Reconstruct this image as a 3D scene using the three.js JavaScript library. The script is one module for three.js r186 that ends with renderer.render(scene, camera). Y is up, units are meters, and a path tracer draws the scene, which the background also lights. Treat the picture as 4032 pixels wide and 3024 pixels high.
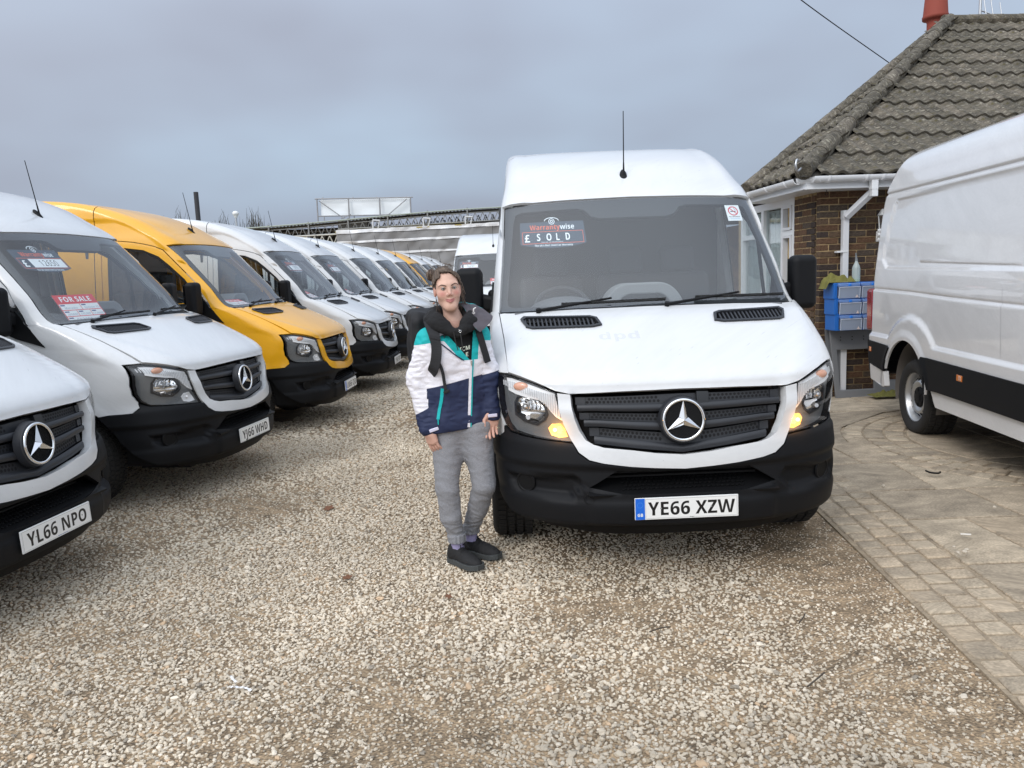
import * as THREE from 'three';
import { mergeGeometries } from 'three/addons/utils/BufferGeometryUtils.js';
import { RoundedBoxGeometry } from 'three/addons/geometries/RoundedBoxGeometry.js';
import { ImprovedNoise } from 'three/addons/math/ImprovedNoise.js';

// ---------- camera, sky, sun, exposure ----------
const scene = new THREE.Scene();
const camera = new THREE.PerspectiveCamera(52.46, 4 / 3, 0.05, 400);
camera.position.set(0, 1.6, 0);
camera.rotation.order = 'YXZ';
camera.rotation.set(-0.1384, 0, -0.0399);
const renderer = new THREE.WebGLRenderer({ antialias: true });
renderer.setSize(1024, 768);
renderer.toneMapping = THREE.LinearToneMapping;
renderer.toneMappingExposure = 1.05;
renderer.shadowMap.enabled = true;
const cl0 = v => Math.min(1, Math.max(-1, v));
const PERLIN = new ImprovedNoise();
const noise = (x, y, z = 0) => PERLIN.noise(x + 31.7, y + 17.3, z + 5.1);
function fbm(x, y, z = 0, o = 4) { let s = 0, a = 0.5, f = 1; for (let i = 0; i < o; i++) { s += a * noise(x * f, y * f, z * f + i * 7.7); a *= 0.5; f *= 2.03; } return s; }
{ // overcast sky: a grey-blue cloud sheet, thinner and brighter overhead
  const w = 1024, h = 512, d = new Float32Array(w * h * 4);
  for (let j = 0; j < h; j++) for (let i = 0; i < w; i++) {
    const lat = ((j + 0.5) / h - 0.5) * Math.PI, lon = ((i + 0.5) / w - 0.5) * Math.PI * 2;
    const sy = Math.sin(lat), x = Math.cos(lat) * Math.cos(lon), z = Math.cos(lat) * Math.sin(lon);
    const e = Math.max(sy, 0), k = 1 / (e + 0.22);
    const c = fbm(x * k * 0.9, z * k * 0.9, 1.3, 4) + 0.8 * fbm(x * k * 0.4, z * k * 0.4, 9.1, 3);
    let glow = 0, L = 0.335 + 0.19 * Math.min(e / 0.33, 1) + 0.25 * Math.pow(Math.max(e - 0.3, 0) / 0.7, 0.9);
    { const a = Math.acos(cl0((x * -0.47 + sy * 0.61 + z * 0.64))); glow = L * 2.3 * Math.exp(-((a / 1.0) ** 2)); } // thinner cloud round the hidden sun
    L *= 1 + 0.50 * c;
    const t = Math.min(e * 2.6, 1); // greyer-violet by the horizon, bluer higher up
    const r = 0.885 - 0.045 * t - 0.12 * c, g = 1, b = 1.24 + 0.02 * t;
    const o = (j * w + i) * 4, f = sy < 0 ? 0.55 : 1;
    d[o] = (L * r + glow * 1.0) * f; d[o + 1] = (L * g + glow * 1.0) * f; d[o + 2] = (L * b + glow * 0.99) * f; d[o + 3] = 1;
  }
  const t = new THREE.DataTexture(d, w, h, THREE.RGBAFormat, THREE.FloatType);
  t.mapping = THREE.EquirectangularReflectionMapping; t.colorSpace = THREE.LinearSRGBColorSpace;
  t.magFilter = t.minFilter = THREE.LinearFilter; t.needsUpdate = true;
  scene.background = t; scene.environment = t;
}
const sun = new THREE.DirectionalLight(0xfff6ee, 0.8);
sun.position.set(-14.1, 18.3, 13.2); sun.target.position.set(0, 0, -6); sun.castShadow = true; sun.shadow.radius = 34;
sun.shadow.mapSize.set(2048, 2048);
Object.assign(sun.shadow.camera, { left: -25, right: 25, top: 25, bottom: -25, near: 1, far: 90 });
scene.add(sun, sun.target);

// ---------- helpers ----------
const V3 = (x, y, z) => new THREE.Vector3(x, y, z);
const cl = (x, a, b) => Math.min(b, Math.max(a, x));
const mix = (a, b, t) => a + (b - a) * t;
const sstep = (a, b, x) => { const t = cl((x - a) / (b - a), 0, 1); return t * t * (3 - 2 * t); };
function rng(a) { return () => { a |= 0; a = a + 0x6D2B79F5 | 0; let t = Math.imul(a ^ a >>> 15, 1 | a); t = t + Math.imul(t ^ t >>> 7, 61 | t) ^ t; return ((t ^ t >>> 14) >>> 0) / 4294967296; }; }
const used = {};
function numbered(n) { const k = used[n] = (used[n] ?? -1) + 1; return k ? n + '_' + String(k).padStart(3, '0') : n; }
function tag(o, label, category, group) { o.userData = { label, category }; if (group) o.userData.group = group; return o; }
function thing(name, label, category, p = [0, 0, 0], turn = 0, group) { const g = new THREE.Group(); g.name = numbered(name); g.position.set(...p); g.rotation.y = turn; scene.add(g); return tag(g, label, category, group); }
function part(name, geo, mat, parent, label) {
  const g = Array.isArray(geo) ? merge(geo) : geo;
  const m = new THREE.Mesh(g, mat); m.name = parent === scene ? numbered(name) : name; m.castShadow = m.receiveShadow = true;
  if (label) m.userData.label = label; parent.add(m); return m;
}
function structure(name, geo, mat) { const m = part(name, geo, mat, scene); m.userData.kind = 'structure'; return m; }
function merge(list) {
  return mergeGeometries(list.map(g => { let q = g.index ? g.toNonIndexed() : g; if (!q.attributes.uv) { q = q.clone(); q.setAttribute('uv', new THREE.BufferAttribute(new Float32Array(q.attributes.position.count * 2), 2)); }
    for (const k of Object.keys(q.attributes)) if (!['position', 'normal', 'uv'].includes(k)) q.deleteAttribute(k); return q; }));
}
const xf = (g, p = [0, 0, 0], r = [0, 0, 0], s = [1, 1, 1]) => g.applyMatrix4(new THREE.Matrix4().compose(V3(...p), new THREE.Quaternion().setFromEuler(new THREE.Euler(...r)), V3(...s)));
const box = (w, h, d, p = [0, 0, 0], r = [0, 0, 0]) => xf(new THREE.BoxGeometry(w, h, d), p, r);
const rbox = (w, h, d, rad, p = [0, 0, 0], r = [0, 0, 0], seg = 2) => xf(new RoundedBoxGeometry(w, h, d, seg, rad), p, r);
function bar(a, b, r, r2 = r, n = 8) { const A = V3(...a), B = V3(...b), d = B.clone().sub(A), g = new THREE.CylinderGeometry(r2, r, d.length(), n); g.applyQuaternion(new THREE.Quaternion().setFromUnitVectors(V3(0, 1, 0), d.clone().normalize())); const m = A.add(B).multiplyScalar(0.5); return g.translate(m.x, m.y, m.z); }
function tube(pts, r, seg = 24, n = 6) { return new THREE.TubeGeometry(new THREE.CatmullRomCurve3(pts.map(p => V3(...p))), seg, r, n); }
function canvasTex(w, h, draw, srgb = true) { const c = document.createElement('canvas'); c.width = w; c.height = h; draw(c.getContext('2d'), w, h); const t = new THREE.CanvasTexture(c); if (srgb) t.colorSpace = THREE.SRGBColorSpace; t.anisotropy = 8; return t; }
function noiseTex(n, fn, rep = 1) { // tiling colour texture: fn(u,v) -> [r,g,b] in sRGB 0..255, u,v on a torus
  const d = new Uint8Array(n * n * 4);
  for (let j = 0; j < n; j++) for (let i = 0; i < n; i++) { const c = fn(i / n, j / n), o = (j * n + i) * 4; d[o] = cl(c[0], 0, 255); d[o + 1] = cl(c[1], 0, 255); d[o + 2] = cl(c[2], 0, 255); d[o + 3] = 255; }
  const t = new THREE.DataTexture(d, n, n); t.colorSpace = THREE.SRGBColorSpace; t.wrapS = t.wrapT = THREE.RepeatWrapping; t.magFilter = THREE.LinearFilter; t.minFilter = THREE.LinearMipmapLinearFilter; t.generateMipmaps = true; t.repeat.set(rep, rep); t.needsUpdate = true; return t;
}
function tfbm(u, v, f, o = 4, s = 0) { // tiling fbm
  let r = 0, a = 0.5; for (let i = 0; i < o; i++) { const A = u * 6.28318, B = v * 6.28318, R = f / 6.28318; r += a * noise(Math.cos(A) * R + s, Math.sin(A) * R + Math.cos(B) * R * 1.7, Math.sin(B) * R * 1.3 + i * 9 + s); a *= 0.5; f *= 2; } return r;
}
const std = (c, roughness = 0.6, metalness = 0, o = {}) => new THREE.MeshStandardMaterial({ color: Array.isArray(c) ? new THREE.Color().setRGB(...c) : c, roughness, metalness, ...o });
const phys = (c, roughness, o = {}) => new THREE.MeshPhysicalMaterial({ color: Array.isArray(c) ? new THREE.Color().setRGB(...c) : c, roughness, ...o });
const rnd0 = rng(11);
// ---------- shared materials ----------
const dustMap = noiseTex(512, (u, v) => { const s = tfbm(u, v, 40, 3), t = tfbm(u, v, 5, 4, 3); let k = 250 + t * 10 + s * 6; if (rnd0() < 0.0008) k -= 70 * rnd0(); return [k, k, k - 1]; });
const M = {
  white: phys([0.69, 0.70, 0.71], 0.32, { clearcoat: 0.7, clearcoatRoughness: 0.06, map: dustMap }),
  greyWhite: phys([0.76, 0.755, 0.76], 0.26, { clearcoat: 1, clearcoatRoughness: 0.02, map: dustMap }),
  yellow: phys([0.88, 0.435, 0.010], 0.34, { clearcoat: 0.6, clearcoatRoughness: 0.08, map: dustMap }),
  black: phys([0.006, 0.0062, 0.007], 0.5, { specularIntensity: 0.4 }),
  plastic: phys([0.007, 0.0075, 0.009], 0.55, { specularIntensity: 0.4 }),
  slat: std([0.022, 0.024, 0.029], 0.45),
  dark: std([0.006, 0.006, 0.007], 0.8),
  rubber: std([0.018, 0.018, 0.018], 0.85),
  chrome: std([0.86, 0.87, 0.88], 0.1, 1),
  steel: std([0.55, 0.56, 0.57], 0.38, 0.9),
  glass: phys([0.86, 0.90, 0.90], 0.02, { transmission: 1, thickness: 0, ior: 1.8 }),
  screen: phys([0.86, 0.90, 0.91], 0.03, { transmission: 0.985, thickness: 0, ior: 1.85 }),
  lens: phys([0.97, 0.97, 0.97], 0.03, { transmission: 1, thickness: 0, ior: 1.5 }),
  frit: std([0.012, 0.013, 0.015], 0.35),
  cabin: std([0.05, 0.052, 0.056], 0.8),
  dash: std([0.15, 0.155, 0.165], 0.7),
  cabinGrey: std([0.24, 0.245, 0.25], 0.85),
  wheelRim: std([0.11, 0.113, 0.118], 0.6),
  bulkhead: std([0.07, 0.072, 0.075], 0.85),
  lampGrey: std([0.155, 0.163, 0.168], 0.35),
  whiteLamp: std([0.9, 0.91, 0.92], 0.25),
  orange: phys([0.74, 0.36, 0.22], 0.25, { clearcoat: 1 }),
  lit: std([1, 0.62, 0.22], 0.4, 0, { emissive: new THREE.Color().setRGB(1, 0.50, 0.13), emissiveIntensity: 0.75 }),
  litCore: std([1, 0.9, 0.6], 0.4, 0, { emissive: new THREE.Color().setRGB(1, 0.82, 0.4), emissiveIntensity: 1.7 }),
  plate: std([0.78, 0.78, 0.77], 0.35),
};
// ---------- van skin: horizontal slices of a superellipse nose that run back into straight sides ----------
function curve(k, c) {
  const n = k.length, x = k.map(a => a[0]), v = k.map(a => a[c]), m = [], d = [];
  for (let i = 0; i < n - 1; i++) d.push((v[i + 1] - v[i]) / (x[i + 1] - x[i]));
  for (let i = 0; i < n; i++) m.push(i === 0 ? d[0] : i === n - 1 ? d[n - 2] : d[i - 1] * d[i] <= 0 ? 0 : 2 * d[i - 1] * d[i] / (d[i - 1] + d[i]));
  return t => { if (t <= x[0]) return v[0]; if (t >= x[n - 1]) return v[n - 1]; let i = 0; while (t > x[i + 1]) i++; const h = x[i + 1] - x[i], s = (t - x[i]) / h, a = s * s, b = a * s; return (2 * b - 3 * a + 1) * v[i] + (b - 2 * a + s) * h * m[i] + (-2 * b + 3 * a) * v[i + 1] + (b - a) * h * m[i + 1]; };
}
const PROF = [ // height, nose depth, half width, nose rounding, exponent
  [.15, -.12, .89, .62, 2.4], [.22, -.05, .915, .62, 2.4], [.32, -.012, .932, .6, 2.4], [.42, 0, .94, .6, 2.4], [.52, -.005, .945, .6, 2.5], [.62, -.008, .947, .64, 2.5], [.70, -.018, .947, .66, 2.5],
  [.76, -.034, .947, .66, 2.5], [.90, -.057, .947, .58, 2.6], [1.0, -.082, .947, .51, 2.6], [1.035, -.102, .947, .50, 2.6], [1.075, -.138, .947, .50, 2.6], [1.13, -.235, .947, .46, 2.6], [1.2, -.38, .946, .41, 2.6], [1.28, -.55, .944, .36, 2.6],
  [1.345, -.703, .94, .33, 2.7], [1.40, -.86, .934, .30, 2.8], [1.6, -1.035, .912, .29, 3], [1.85, -1.255, .878, .285, 3], [2.05, -1.435, .846, .29, 3], [2.12, -1.51, .833, .3, 2.9], [2.215, -1.655, .812, .32, 2.8],
  [2.34, -1.85, .790, .36, 2.9], [2.445, -2.12, .775, .38, 3.2], [2.515, -2.38, .757, .38, 3.5], [2.552, -2.62, .738, .38, 3.7], [2.575, -2.88, .71, .38, 3.7], [2.589, -3.12, .66, .38, 3.5], [2.597, -3.4, .55, .4, 3.2], [2.601, -3.6, .35, .4, 2.8], [2.602, -3.8, .01, .3, 2.6]];
const zf = curve(PROF, 1), Wf = curve(PROF, 2), Df = curve(PROF, 3), nf = curve(PROF, 4), HP = Math.PI / 2;
function sp(q, y) { const s = q < 0 ? -1 : 1, a = Math.abs(q), W = Wf(y), D = Df(y), n = nf(y), z0 = zf(y) - D; if (a > HP) return [s * W, y, z0 - (a - HP)]; const sn = Math.sin(a), cs = Math.cos(a), r = 1 / Math.pow(Math.pow(sn / W, n) + Math.pow(Math.abs(cs) / D, n), 1 / n); return [s * r * sn, y, z0 + r * cs]; }
function qx(x, y) { const W = Wf(y), D = Df(y), n = nf(y), s = x < 0 ? -1 : 1, t = Math.min(Math.abs(x) / W, .99999); return s * Math.atan2(t * W, D * Math.pow(1 - Math.pow(t, n), 1 / n)); }
function qz(z, y, s = 1) { const W = Wf(y), D = Df(y), n = nf(y), z0 = zf(y) - D; if (z <= z0) return s * (HP + z0 - z); const t = Math.min((z - z0) / D, 1); return s * Math.atan2(W * Math.pow(1 - Math.pow(t, n), 1 / n), z - z0); }
function dens(p, st) { const r = []; for (let i = 0; i < p.length - 1; i++) { const a = p[i], b = p[i + 1], n = Math.max(1, Math.ceil(Math.hypot(b[0] - a[0], b[1] - a[1]) / st)); for (let k = 0; k < n; k++) r.push([mix(a[0], b[0], k / n), mix(a[1], b[1], k / n)]); } r.push(p[p.length - 1]); return r; }
const fp = (p, st = .04) => dens(p, st).map(([x, y]) => [qx(x, y), y]);          // front view (x, height)
const lp = (p, s = 1, st = .06) => dens(p, st).map(([z, y]) => [qz(z, y, s), y]);   // side view (z, height)
const mir = p => p.map(([q, y]) => [-q, y]).reverse();                           // a part on the other side
const mx = p => p.map(([x, y]) => [-x, y]).reverse();
const area = p => p.reduce((s, a, i) => { const b = p[(i + 1) % p.length]; return s + a[0] * b[1] - b[0] * a[1]; }, 0) / 2;
function bridge(outer, holes) {
  let o = area(outer) < 0 ? outer.slice().reverse() : outer.slice();
  for (let h of holes) { if (area(h) > 0) h = h.slice().reverse(); let bi = 0, bj = 0, bd = 1e9; for (let i = 0; i < o.length; i++) for (let j = 0; j < h.length; j++) { const d = (o[i][0] - h[j][0]) ** 2 + (o[i][1] - h[j][1]) ** 2; if (d < bd) { bd = d; bi = i; bj = j; } } o = [...o.slice(0, bi + 1), ...h.slice(bj), ...h.slice(0, bj + 1), ...o.slice(bi)]; }
  return o;
}
function clipAxis(p, ax, v, keepGreater) { const r = [], s = keepGreater ? 1 : -1; for (let i = 0; i < p.length; i++) { const a = p[i], b = p[(i + 1) % p.length], da = (a[ax] - v) * s, db = (b[ax] - v) * s; if (da >= 0) r.push(a); if ((da > 0 && db < 0) || (da < 0 && db > 0)) { const t = da / (da - db), c = [mix(a[0], b[0], t), mix(a[1], b[1], t)]; c[ax] = v; r.push(c); } } return r; }
// cut the flat outline into cells and lay it on the surface P(q, y), with true normals and a turned-in rim
function lay(poly, P, o = {}) {
  const { holes = [], rim = 0.02, qs, ys } = o, pos = [], nor = [], uv = [], cache = new Map(), e = 1e-3;
  const at = (q, y) => { const k = Math.round(q * 2e5) + '_' + Math.round(y * 2e5); let r = cache.get(k); if (r) return r; const p = P(q, y), a = P(q + e, y), b = P(q - e, y), c = P(q, y + e), d = P(q, y - e);
    const ux = a[0] - b[0], uy = a[1] - b[1], uz = a[2] - b[2], vx = c[0] - d[0], vy = c[1] - d[1], vz = c[2] - d[2]; let n = [uy * vz - uz * vy, uz * vx - ux * vz, ux * vy - uy * vx]; const l = Math.hypot(...n) || 1; n = n.map(t => t / l); r = { p, n }; cache.set(k, r); return r; };
  const tri = (A, B, C, ns) => { const u = [B.p[0] - A.p[0], B.p[1] - A.p[1], B.p[2] - A.p[2]], v = [C.p[0] - A.p[0], C.p[1] - A.p[1], C.p[2] - A.p[2]], f = [u[1] * v[2] - u[2] * v[1], u[2] * v[0] - u[0] * v[2], u[0] * v[1] - u[1] * v[0]]; if (Math.hypot(...f) < 1e-10) return;
    const N = ns || [A.n, B.n, C.n]; const w = f[0] * N[0][0] + f[1] * N[0][1] + f[2] * N[0][2] < 0 ? [[A, N[0]], [C, N[2]], [B, N[1]]] : [[A, N[0]], [B, N[1]], [C, N[2]]];
    for (const [V, n] of w) { pos.push(...V.p); nor.push(...n); uv.push((V.p[0] + V.p[2]) * 0.7, V.p[1] + V.p[2] * 0.3); } };
  const full = bridge(poly, holes);
  let x0 = 1e9, x1 = -1e9, y0 = 1e9, y1 = -1e9; for (const [x, y] of full) { x0 = Math.min(x0, x); x1 = Math.max(x1, x); y0 = Math.min(y0, y); y1 = Math.max(y1, y); }
  const QS = [x0, ...qs.filter(v => v > x0 + 1e-5 && v < x1 - 1e-5), x1], YS = [y0, ...ys.filter(v => v > y0 + 1e-5 && v < y1 - 1e-5), y1];
  for (let i = 0; i < QS.length - 1; i++) {
    const col = clipAxis(clipAxis(full, 0, QS[i], true), 0, QS[i + 1], false); if (col.length < 3) continue;
    for (let j = 0; j < YS.length - 1; j++) {
      const c = clipAxis(clipAxis(col, 1, YS[j], true), 1, YS[j + 1], false); if (c.length < 3) continue;
      const d = c.filter((p, k) => { const b = c[(k + 1) % c.length]; return Math.abs(p[0] - b[0]) + Math.abs(p[1] - b[1]) > 1e-7; }); if (d.length < 3 || Math.abs(area(d)) < 1e-9) continue;
      const A = d.map(p => at(p[0], p[1]));
      if (d.length === 4 && Math.abs(Math.abs(area(d)) - (QS[i + 1] - QS[i]) * (YS[j + 1] - YS[j])) < 1e-9) { tri(A[0], A[1], A[2]); tri(A[0], A[2], A[3]); }
      else for (const t of THREE.ShapeUtils.triangulateShape(d.map(p => new THREE.Vector2(...p)), [])) tri(A[t[0]], A[t[1]], A[t[2]]);
    }
  }
  if (rim) for (const L of [poly, ...holes]) for (let i = 0; i < L.length; i++) { const a = at(...L[i]), b = at(...L[(i + 1) % L.length]); const inn = v => ({ p: [0, 1, 2].map(k => v.p[k] - v.n[k] * rim) }), a2 = inn(a), b2 = inn(b);
    const u = [0, 1, 2].map(k => b.p[k] - a.p[k]), n = [u[1] * a.n[2] - u[2] * a.n[1], u[2] * a.n[0] - u[0] * a.n[2], u[0] * a.n[1] - u[1] * a.n[0]], l = Math.hypot(...n); if (l < 1e-9) continue; const nn = n.map(t => t / l), N = [nn, nn, nn]; tri(a, b, b2, N); tri(a, b2, a2, N); }
  const g = new THREE.BufferGeometry(); g.setAttribute('position', new THREE.Float32BufferAttribute(pos, 3)); g.setAttribute('normal', new THREE.Float32BufferAttribute(nor, 3)); g.setAttribute('uv', new THREE.Float32BufferAttribute(uv, 2)); return g;
}
function grid(a, b, s) { const r = []; for (let v = Math.ceil(a / s - 1e-6) * s; v <= b; v += s) r.push(v); return r; }
function patch(poly, o = {}) {
  const { off = 0, disp, fine = 1 } = o, e = 2e-3;
  const qs = [...grid(-HP, HP, .075 * fine), HP + .01, -HP - .01, ...grid(HP + .12, 7.5, .32 * fine).flatMap(v => [v, -v])].sort((a, b) => a - b), ys = grid(.1, 2.7, .045 * fine).concat([2.53, 2.54, 2.552, 2.562, 2.575, 2.582, 2.589, 2.593, 2.597, 2.599, 2.601]).sort((a, b) => a - b);
  const P = (q, y) => { const p = sp(q, y); if (!off && !disp) return p; const a = sp(q + e, y), b = sp(q - e, y), c = sp(q, y + e), d = sp(q, y - e), u = [0, 1, 2].map(k => a[k] - b[k]), v = [0, 1, 2].map(k => c[k] - d[k]); const n = [u[1] * v[2] - u[2] * v[1], u[2] * v[0] - u[0] * v[2], u[0] * v[1] - u[1] * v[0]], l = Math.hypot(...n) || 1, h = off + (disp ? disp(p) : 0); return [0, 1, 2].map(k => p[k] + n[k] / l * h); };
  return lay(poly, P, { ...o, qs, ys });
}
function inside(poly, x, y) { // signed distance to an outline, positive inside
  let d = 1e9, w = false; for (let i = 0, j = poly.length - 1; i < poly.length; j = i++) { const [ax, ay] = poly[i], [bx, by] = poly[j], t = cl(((x - ax) * (bx - ax) + (y - ay) * (by - ay)) / ((bx - ax) ** 2 + (by - ay) ** 2), 0, 1); d = Math.min(d, Math.hypot(x - mix(ax, bx, t), y - mix(ay, by, t))); if (ay > y !== by > y && x < (bx - ax) * (y - ay) / (by - ay) + ax) w = !w; } return w ? d : -d;
}
function lineDist(pl, x, y) { // signed distance to an open line, positive on its left
  let best = 1e9, s = 1; for (let i = 0; i < pl.length - 1; i++) { const [ax, ay] = pl[i], [bx, by] = pl[i + 1], t = cl(((x - ax) * (bx - ax) + (y - ay) * (by - ay)) / ((bx - ax) ** 2 + (by - ay) ** 2), 0, 1), d = Math.hypot(x - mix(ax, bx, t), y - mix(ay, by, t)); if (d < best) { best = d; s = (bx - ax) * (y - ay) - (by - ay) * (x - ax) > 0 ? 1 : -1; } } return best * s;
}
// ---------- wheel (axis along x, outer face at +x) ----------
function makeWheel() {
  const g = new THREE.Group(); g.name = 'wheel';
  const R = .345, w = .235, pr = [[.222, -w / 2 + .02], [.26, -w / 2], [.30, -w / 2 - .004], [.325, -w / 2 + .004], [.338, -w / 2 + .02], [.339, -.07], [.331, -.068], [.331, -.060], [.339, -.058], [.341, -.02], [.331, -.018], [.331, -.010], [.341, -.008], [.341, .03], [.331, .032], [.331, .04], [.340, .042], [.338, w / 2 - .02], [.325, w / 2 - .004], [.30, w / 2 + .004], [.26, w / 2], [.222, w / 2 - .02]];
  const turn = a => xf(new THREE.LatheGeometry(a.map(p => new THREE.Vector2(...p)), 56), [0, 0, 0], [0, 0, -HP]);
  const blocks = []; for (let i = 0; i < 60; i++) { const a = i / 60 * Math.PI * 2; for (const [x, ww, ph] of [[-.092, .042, 0], [-.039, .036, .5], [.011, .036, .2], [.066, .044, .6]]) { const b = a + ph * Math.PI / 30; blocks.push(xf(box(ww, .012, .027), [x, Math.cos(b) * .341, Math.sin(b) * .341], [b, 0, 0])); } }
  const t = part('tyre', [turn(pr), ...blocks], M.tyre || (M.tyre = std([.022, .021, .02], .88)), g);
  const rp = [[.0, .062], [.055, .062], [.06, .055], [.095, .055], [.105, .062], [.13, .074], [.15, .074], [.185, .045], [.195, .02], [.2, .03], [.212, .085], [.226, .100], [.230, .098], [.228, .085], [.205, .02], [.2, -.1]];
  const rim = part('rim', turn(rp), M.rim || (M.rim = std([.56, .57, .58], .36, .85)), g);
  const holes = []; for (let i = 0; i < 16; i++) { const a = i / 16 * Math.PI * 2, h = xf(new THREE.CylinderGeometry(1, 1, .004, 12), [0, 0, 0], [0, 0, 0], [.019, 1, .0135]); xf(h, [0, 0, 0], [0, 0, -HP + .72]); xf(h, [.0615, .168, 0]); xf(h, [0, 0, 0], [a, 0, 0]); holes.push(h); }
  part('rim_holes', holes, M.dark, rim).userData.kind = 'stuff';
  const cap = [turn([[0, .078], [.045, .078], [.05, .072], [.088, .072], [.093, .066], [.094, .05]])]; for (let i = 0; i < 6; i++) { const a = i * Math.PI / 3; cap.push(box(.006, .03, .006, [.0735, Math.cos(a) * .068, Math.sin(a) * .068], [a, 0, 0])); }
  part('hub_cap', cap, M.plastic, rim);
  return g;
}
const wheel0 = makeWheel();
function addWheel(parent, x, y, z, side, steer = 0) { const w = wheel0.clone(); w.position.set(x, y, z); w.rotation.y = (side < 0 ? Math.PI : 0) + steer; parent.add(w); return w; }
// ---------- the panel van of the rows: every piece is cut from the one skin ----------
const vanGroup = new THREE.Group(); vanGroup.name = 'panel_van';
const V = (name, poly, mat, o, parent = vanGroup) => part(name, Array.isArray(poly[0][0]) ? poly.map(p => patch(p, o)) : patch(poly, o), mat, parent);
const LEFT = -1, RIGHT = 1;
const HL = [[.918, 1.073], [.854, 1.075], [.793, 1.060], [.727, 1.038], [.625, .999], [.620, .96], [.606, .905], [.587, .84], [.543, .745], [.583, .747], [.687, .754], [.791, .763], [.855, .772], [.887, .802], [.907, .854], [.917, .924], [.921, 1.016]];
const BAND = [[.907, 1.026], [.879, .995], [.84, .978], [.784, .965], [.718, .954], [.687, .937], [.661, .899], [.634, .868], [.597, .847]];
const LAMP = [[.846, .927], [.83, .958], [.80, .963], [.77, .962], [.721, .947], [.695, .915], [.686, .88], [.70, .85], [.74, .822], [.803, .832], [.845, .86]];
const DRL = [[.68, .805], [.66, .828], [.615, .829], [.595, .805], [.579, .77], [.624, .764], [.665, .773]];
const VENT = [[.771, 1.336], [.75, 1.35], [.374, 1.345], [.335, 1.336], [.318, 1.30], [.37, 1.292], [.708, 1.29], [.74, 1.297]];
const SURR = [[.617, .994], [.611, .924], [.589, .845], [.552, .757], [.518, .698], [.468, .661], [.401, .645], [.274, .629], [.145, .619], [0, .611]];
const GRI = [[.553, .985], [.549, .938], [.533, .865], [.511, .805], [.481, .757], [.445, .735], [.396, .721], [.25, .707], [.14, .691], [0, .68]];
const INTAKE = [[-.37, .585], [-.335, .605], [.335, .605], [.37, .585], [.475, .519], [.29, .487], [-.29, .487], [-.475, .519]];
const CREASE = [[.87, 1.36], [.84, 1.30], [.70, 1.17], [.58, 1.06], [.54, 1.0]];
const bonnetDisp = p => 0.012 * sstep(-.045, .045, lineDist(CREASE, Math.abs(p[0]), p[1])) - .006 * sstep(1.03, 1.015, p[1]);
{ // bonnet with two vent openings
  const half = [[.558, .992], [.625, 1.006], [.727, 1.046], [.793, 1.067], [.852, 1.082], [.866, 1.241], [.886, 1.364], [.86, 1.372], [.5, 1.384], [0, 1.388]];
  const out = [...fp(half), ...fp(mx(half)).slice(1), ...fp([[-.558, .992], [-.3, 1.001], [0, 1.005], [.3, 1.001], [.558, .992]]).slice(1, -1)];
  V('bonnet', out, M.white, { disp: bonnetDisp, fine: .6, holes: [fp(VENT), mir(fp(VENT))], rim: .03 });
  V('cowl_panel', fp([[-.9, 1.362], [.9, 1.362], [.885, 1.40], [.5, 1.415], [0, 1.42], [-.5, 1.415], [-.885, 1.40]]), M.black, { off: -.02 });
  for (const s of [-1, 1]) {
    const mm = p => s > 0 ? p : mir(p), ring = patch(mm(fp(VENT)), { off: .012, holes: [mm(fp(VENT.map(([x, y]) => [mix(x, .545, .07), mix(y, 1.319, .22)])))], rim: .02, disp: bonnetDisp });
    const v = part('bonnet_vent', ring, M.slat, vanGroup); part('vent_floor', patch(mm(fp(VENT)), { off: -.03, rim: 0, disp: bonnetDisp }), M.dark, v);
    const ribs = []; for (let i = 0; i < 17; i++) { const x = .36 + i * .0235; ribs.push(patch(mm(fp([[x, 1.298], [x + .009, 1.298], [x + .012, 1.342], [x + .003, 1.342]], .03)), { off: .004, rim: .02, disp: bonnetDisp })); }
    part('vent_ribs', ribs, M.slat, v).userData.kind = 'stuff';
  }
}
{ // front wings
  const arch = []; for (let i = 0; i <= 14; i++) { const a = mix(.87, 2.24, i / 14); arch.push([-.97 + Math.cos(a) * .46, .36 + Math.sin(a) * .46]); }
  const seam = fp([[.858, 1.083], [.872, 1.241], [.892, 1.364], [.897, 1.376]]);
  const wingCrease = [[-1.05, 1.24], [-.86, 1.19], [-.66, 1.115], [-.45, 1.06]];
  const wd = p => .009 * sstep(.03, -.03, -lineDist(wingCrease, p[2], p[1]) * 1) * sstep(-.4, -.6, p[2]) + .012 * sstep(.56, .47, Math.hypot(p[2] + .97, p[1] - .36));
  const poly = s => {
    const front = [...fp([[.858, 1.083], [.924, 1.08], [.928, 1.016], [.924, .924], [.914, .854], [.893, .80]]).map(p => p), ...lp([[-.39, .765], [-.435, .728], [-.6, .722], [-.668, .712]])];
    const back = [...lp([...arch, [-1.255, .72], [-1.255, 1.285]].slice(1)), ...lp([[-1.255, 1.285], [-1.03, 1.225], [-1.10, 1.31], [-1.15, 1.376]]).slice(1)];
    const p = [...front, ...back, ...seam.slice().reverse()]; return s > 0 ? p : mir(p);
  };
  for (const s of [-1, 1]) V('front_wing', poly(s), M.white, { disp: wd, fine: .8 });
}
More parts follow.
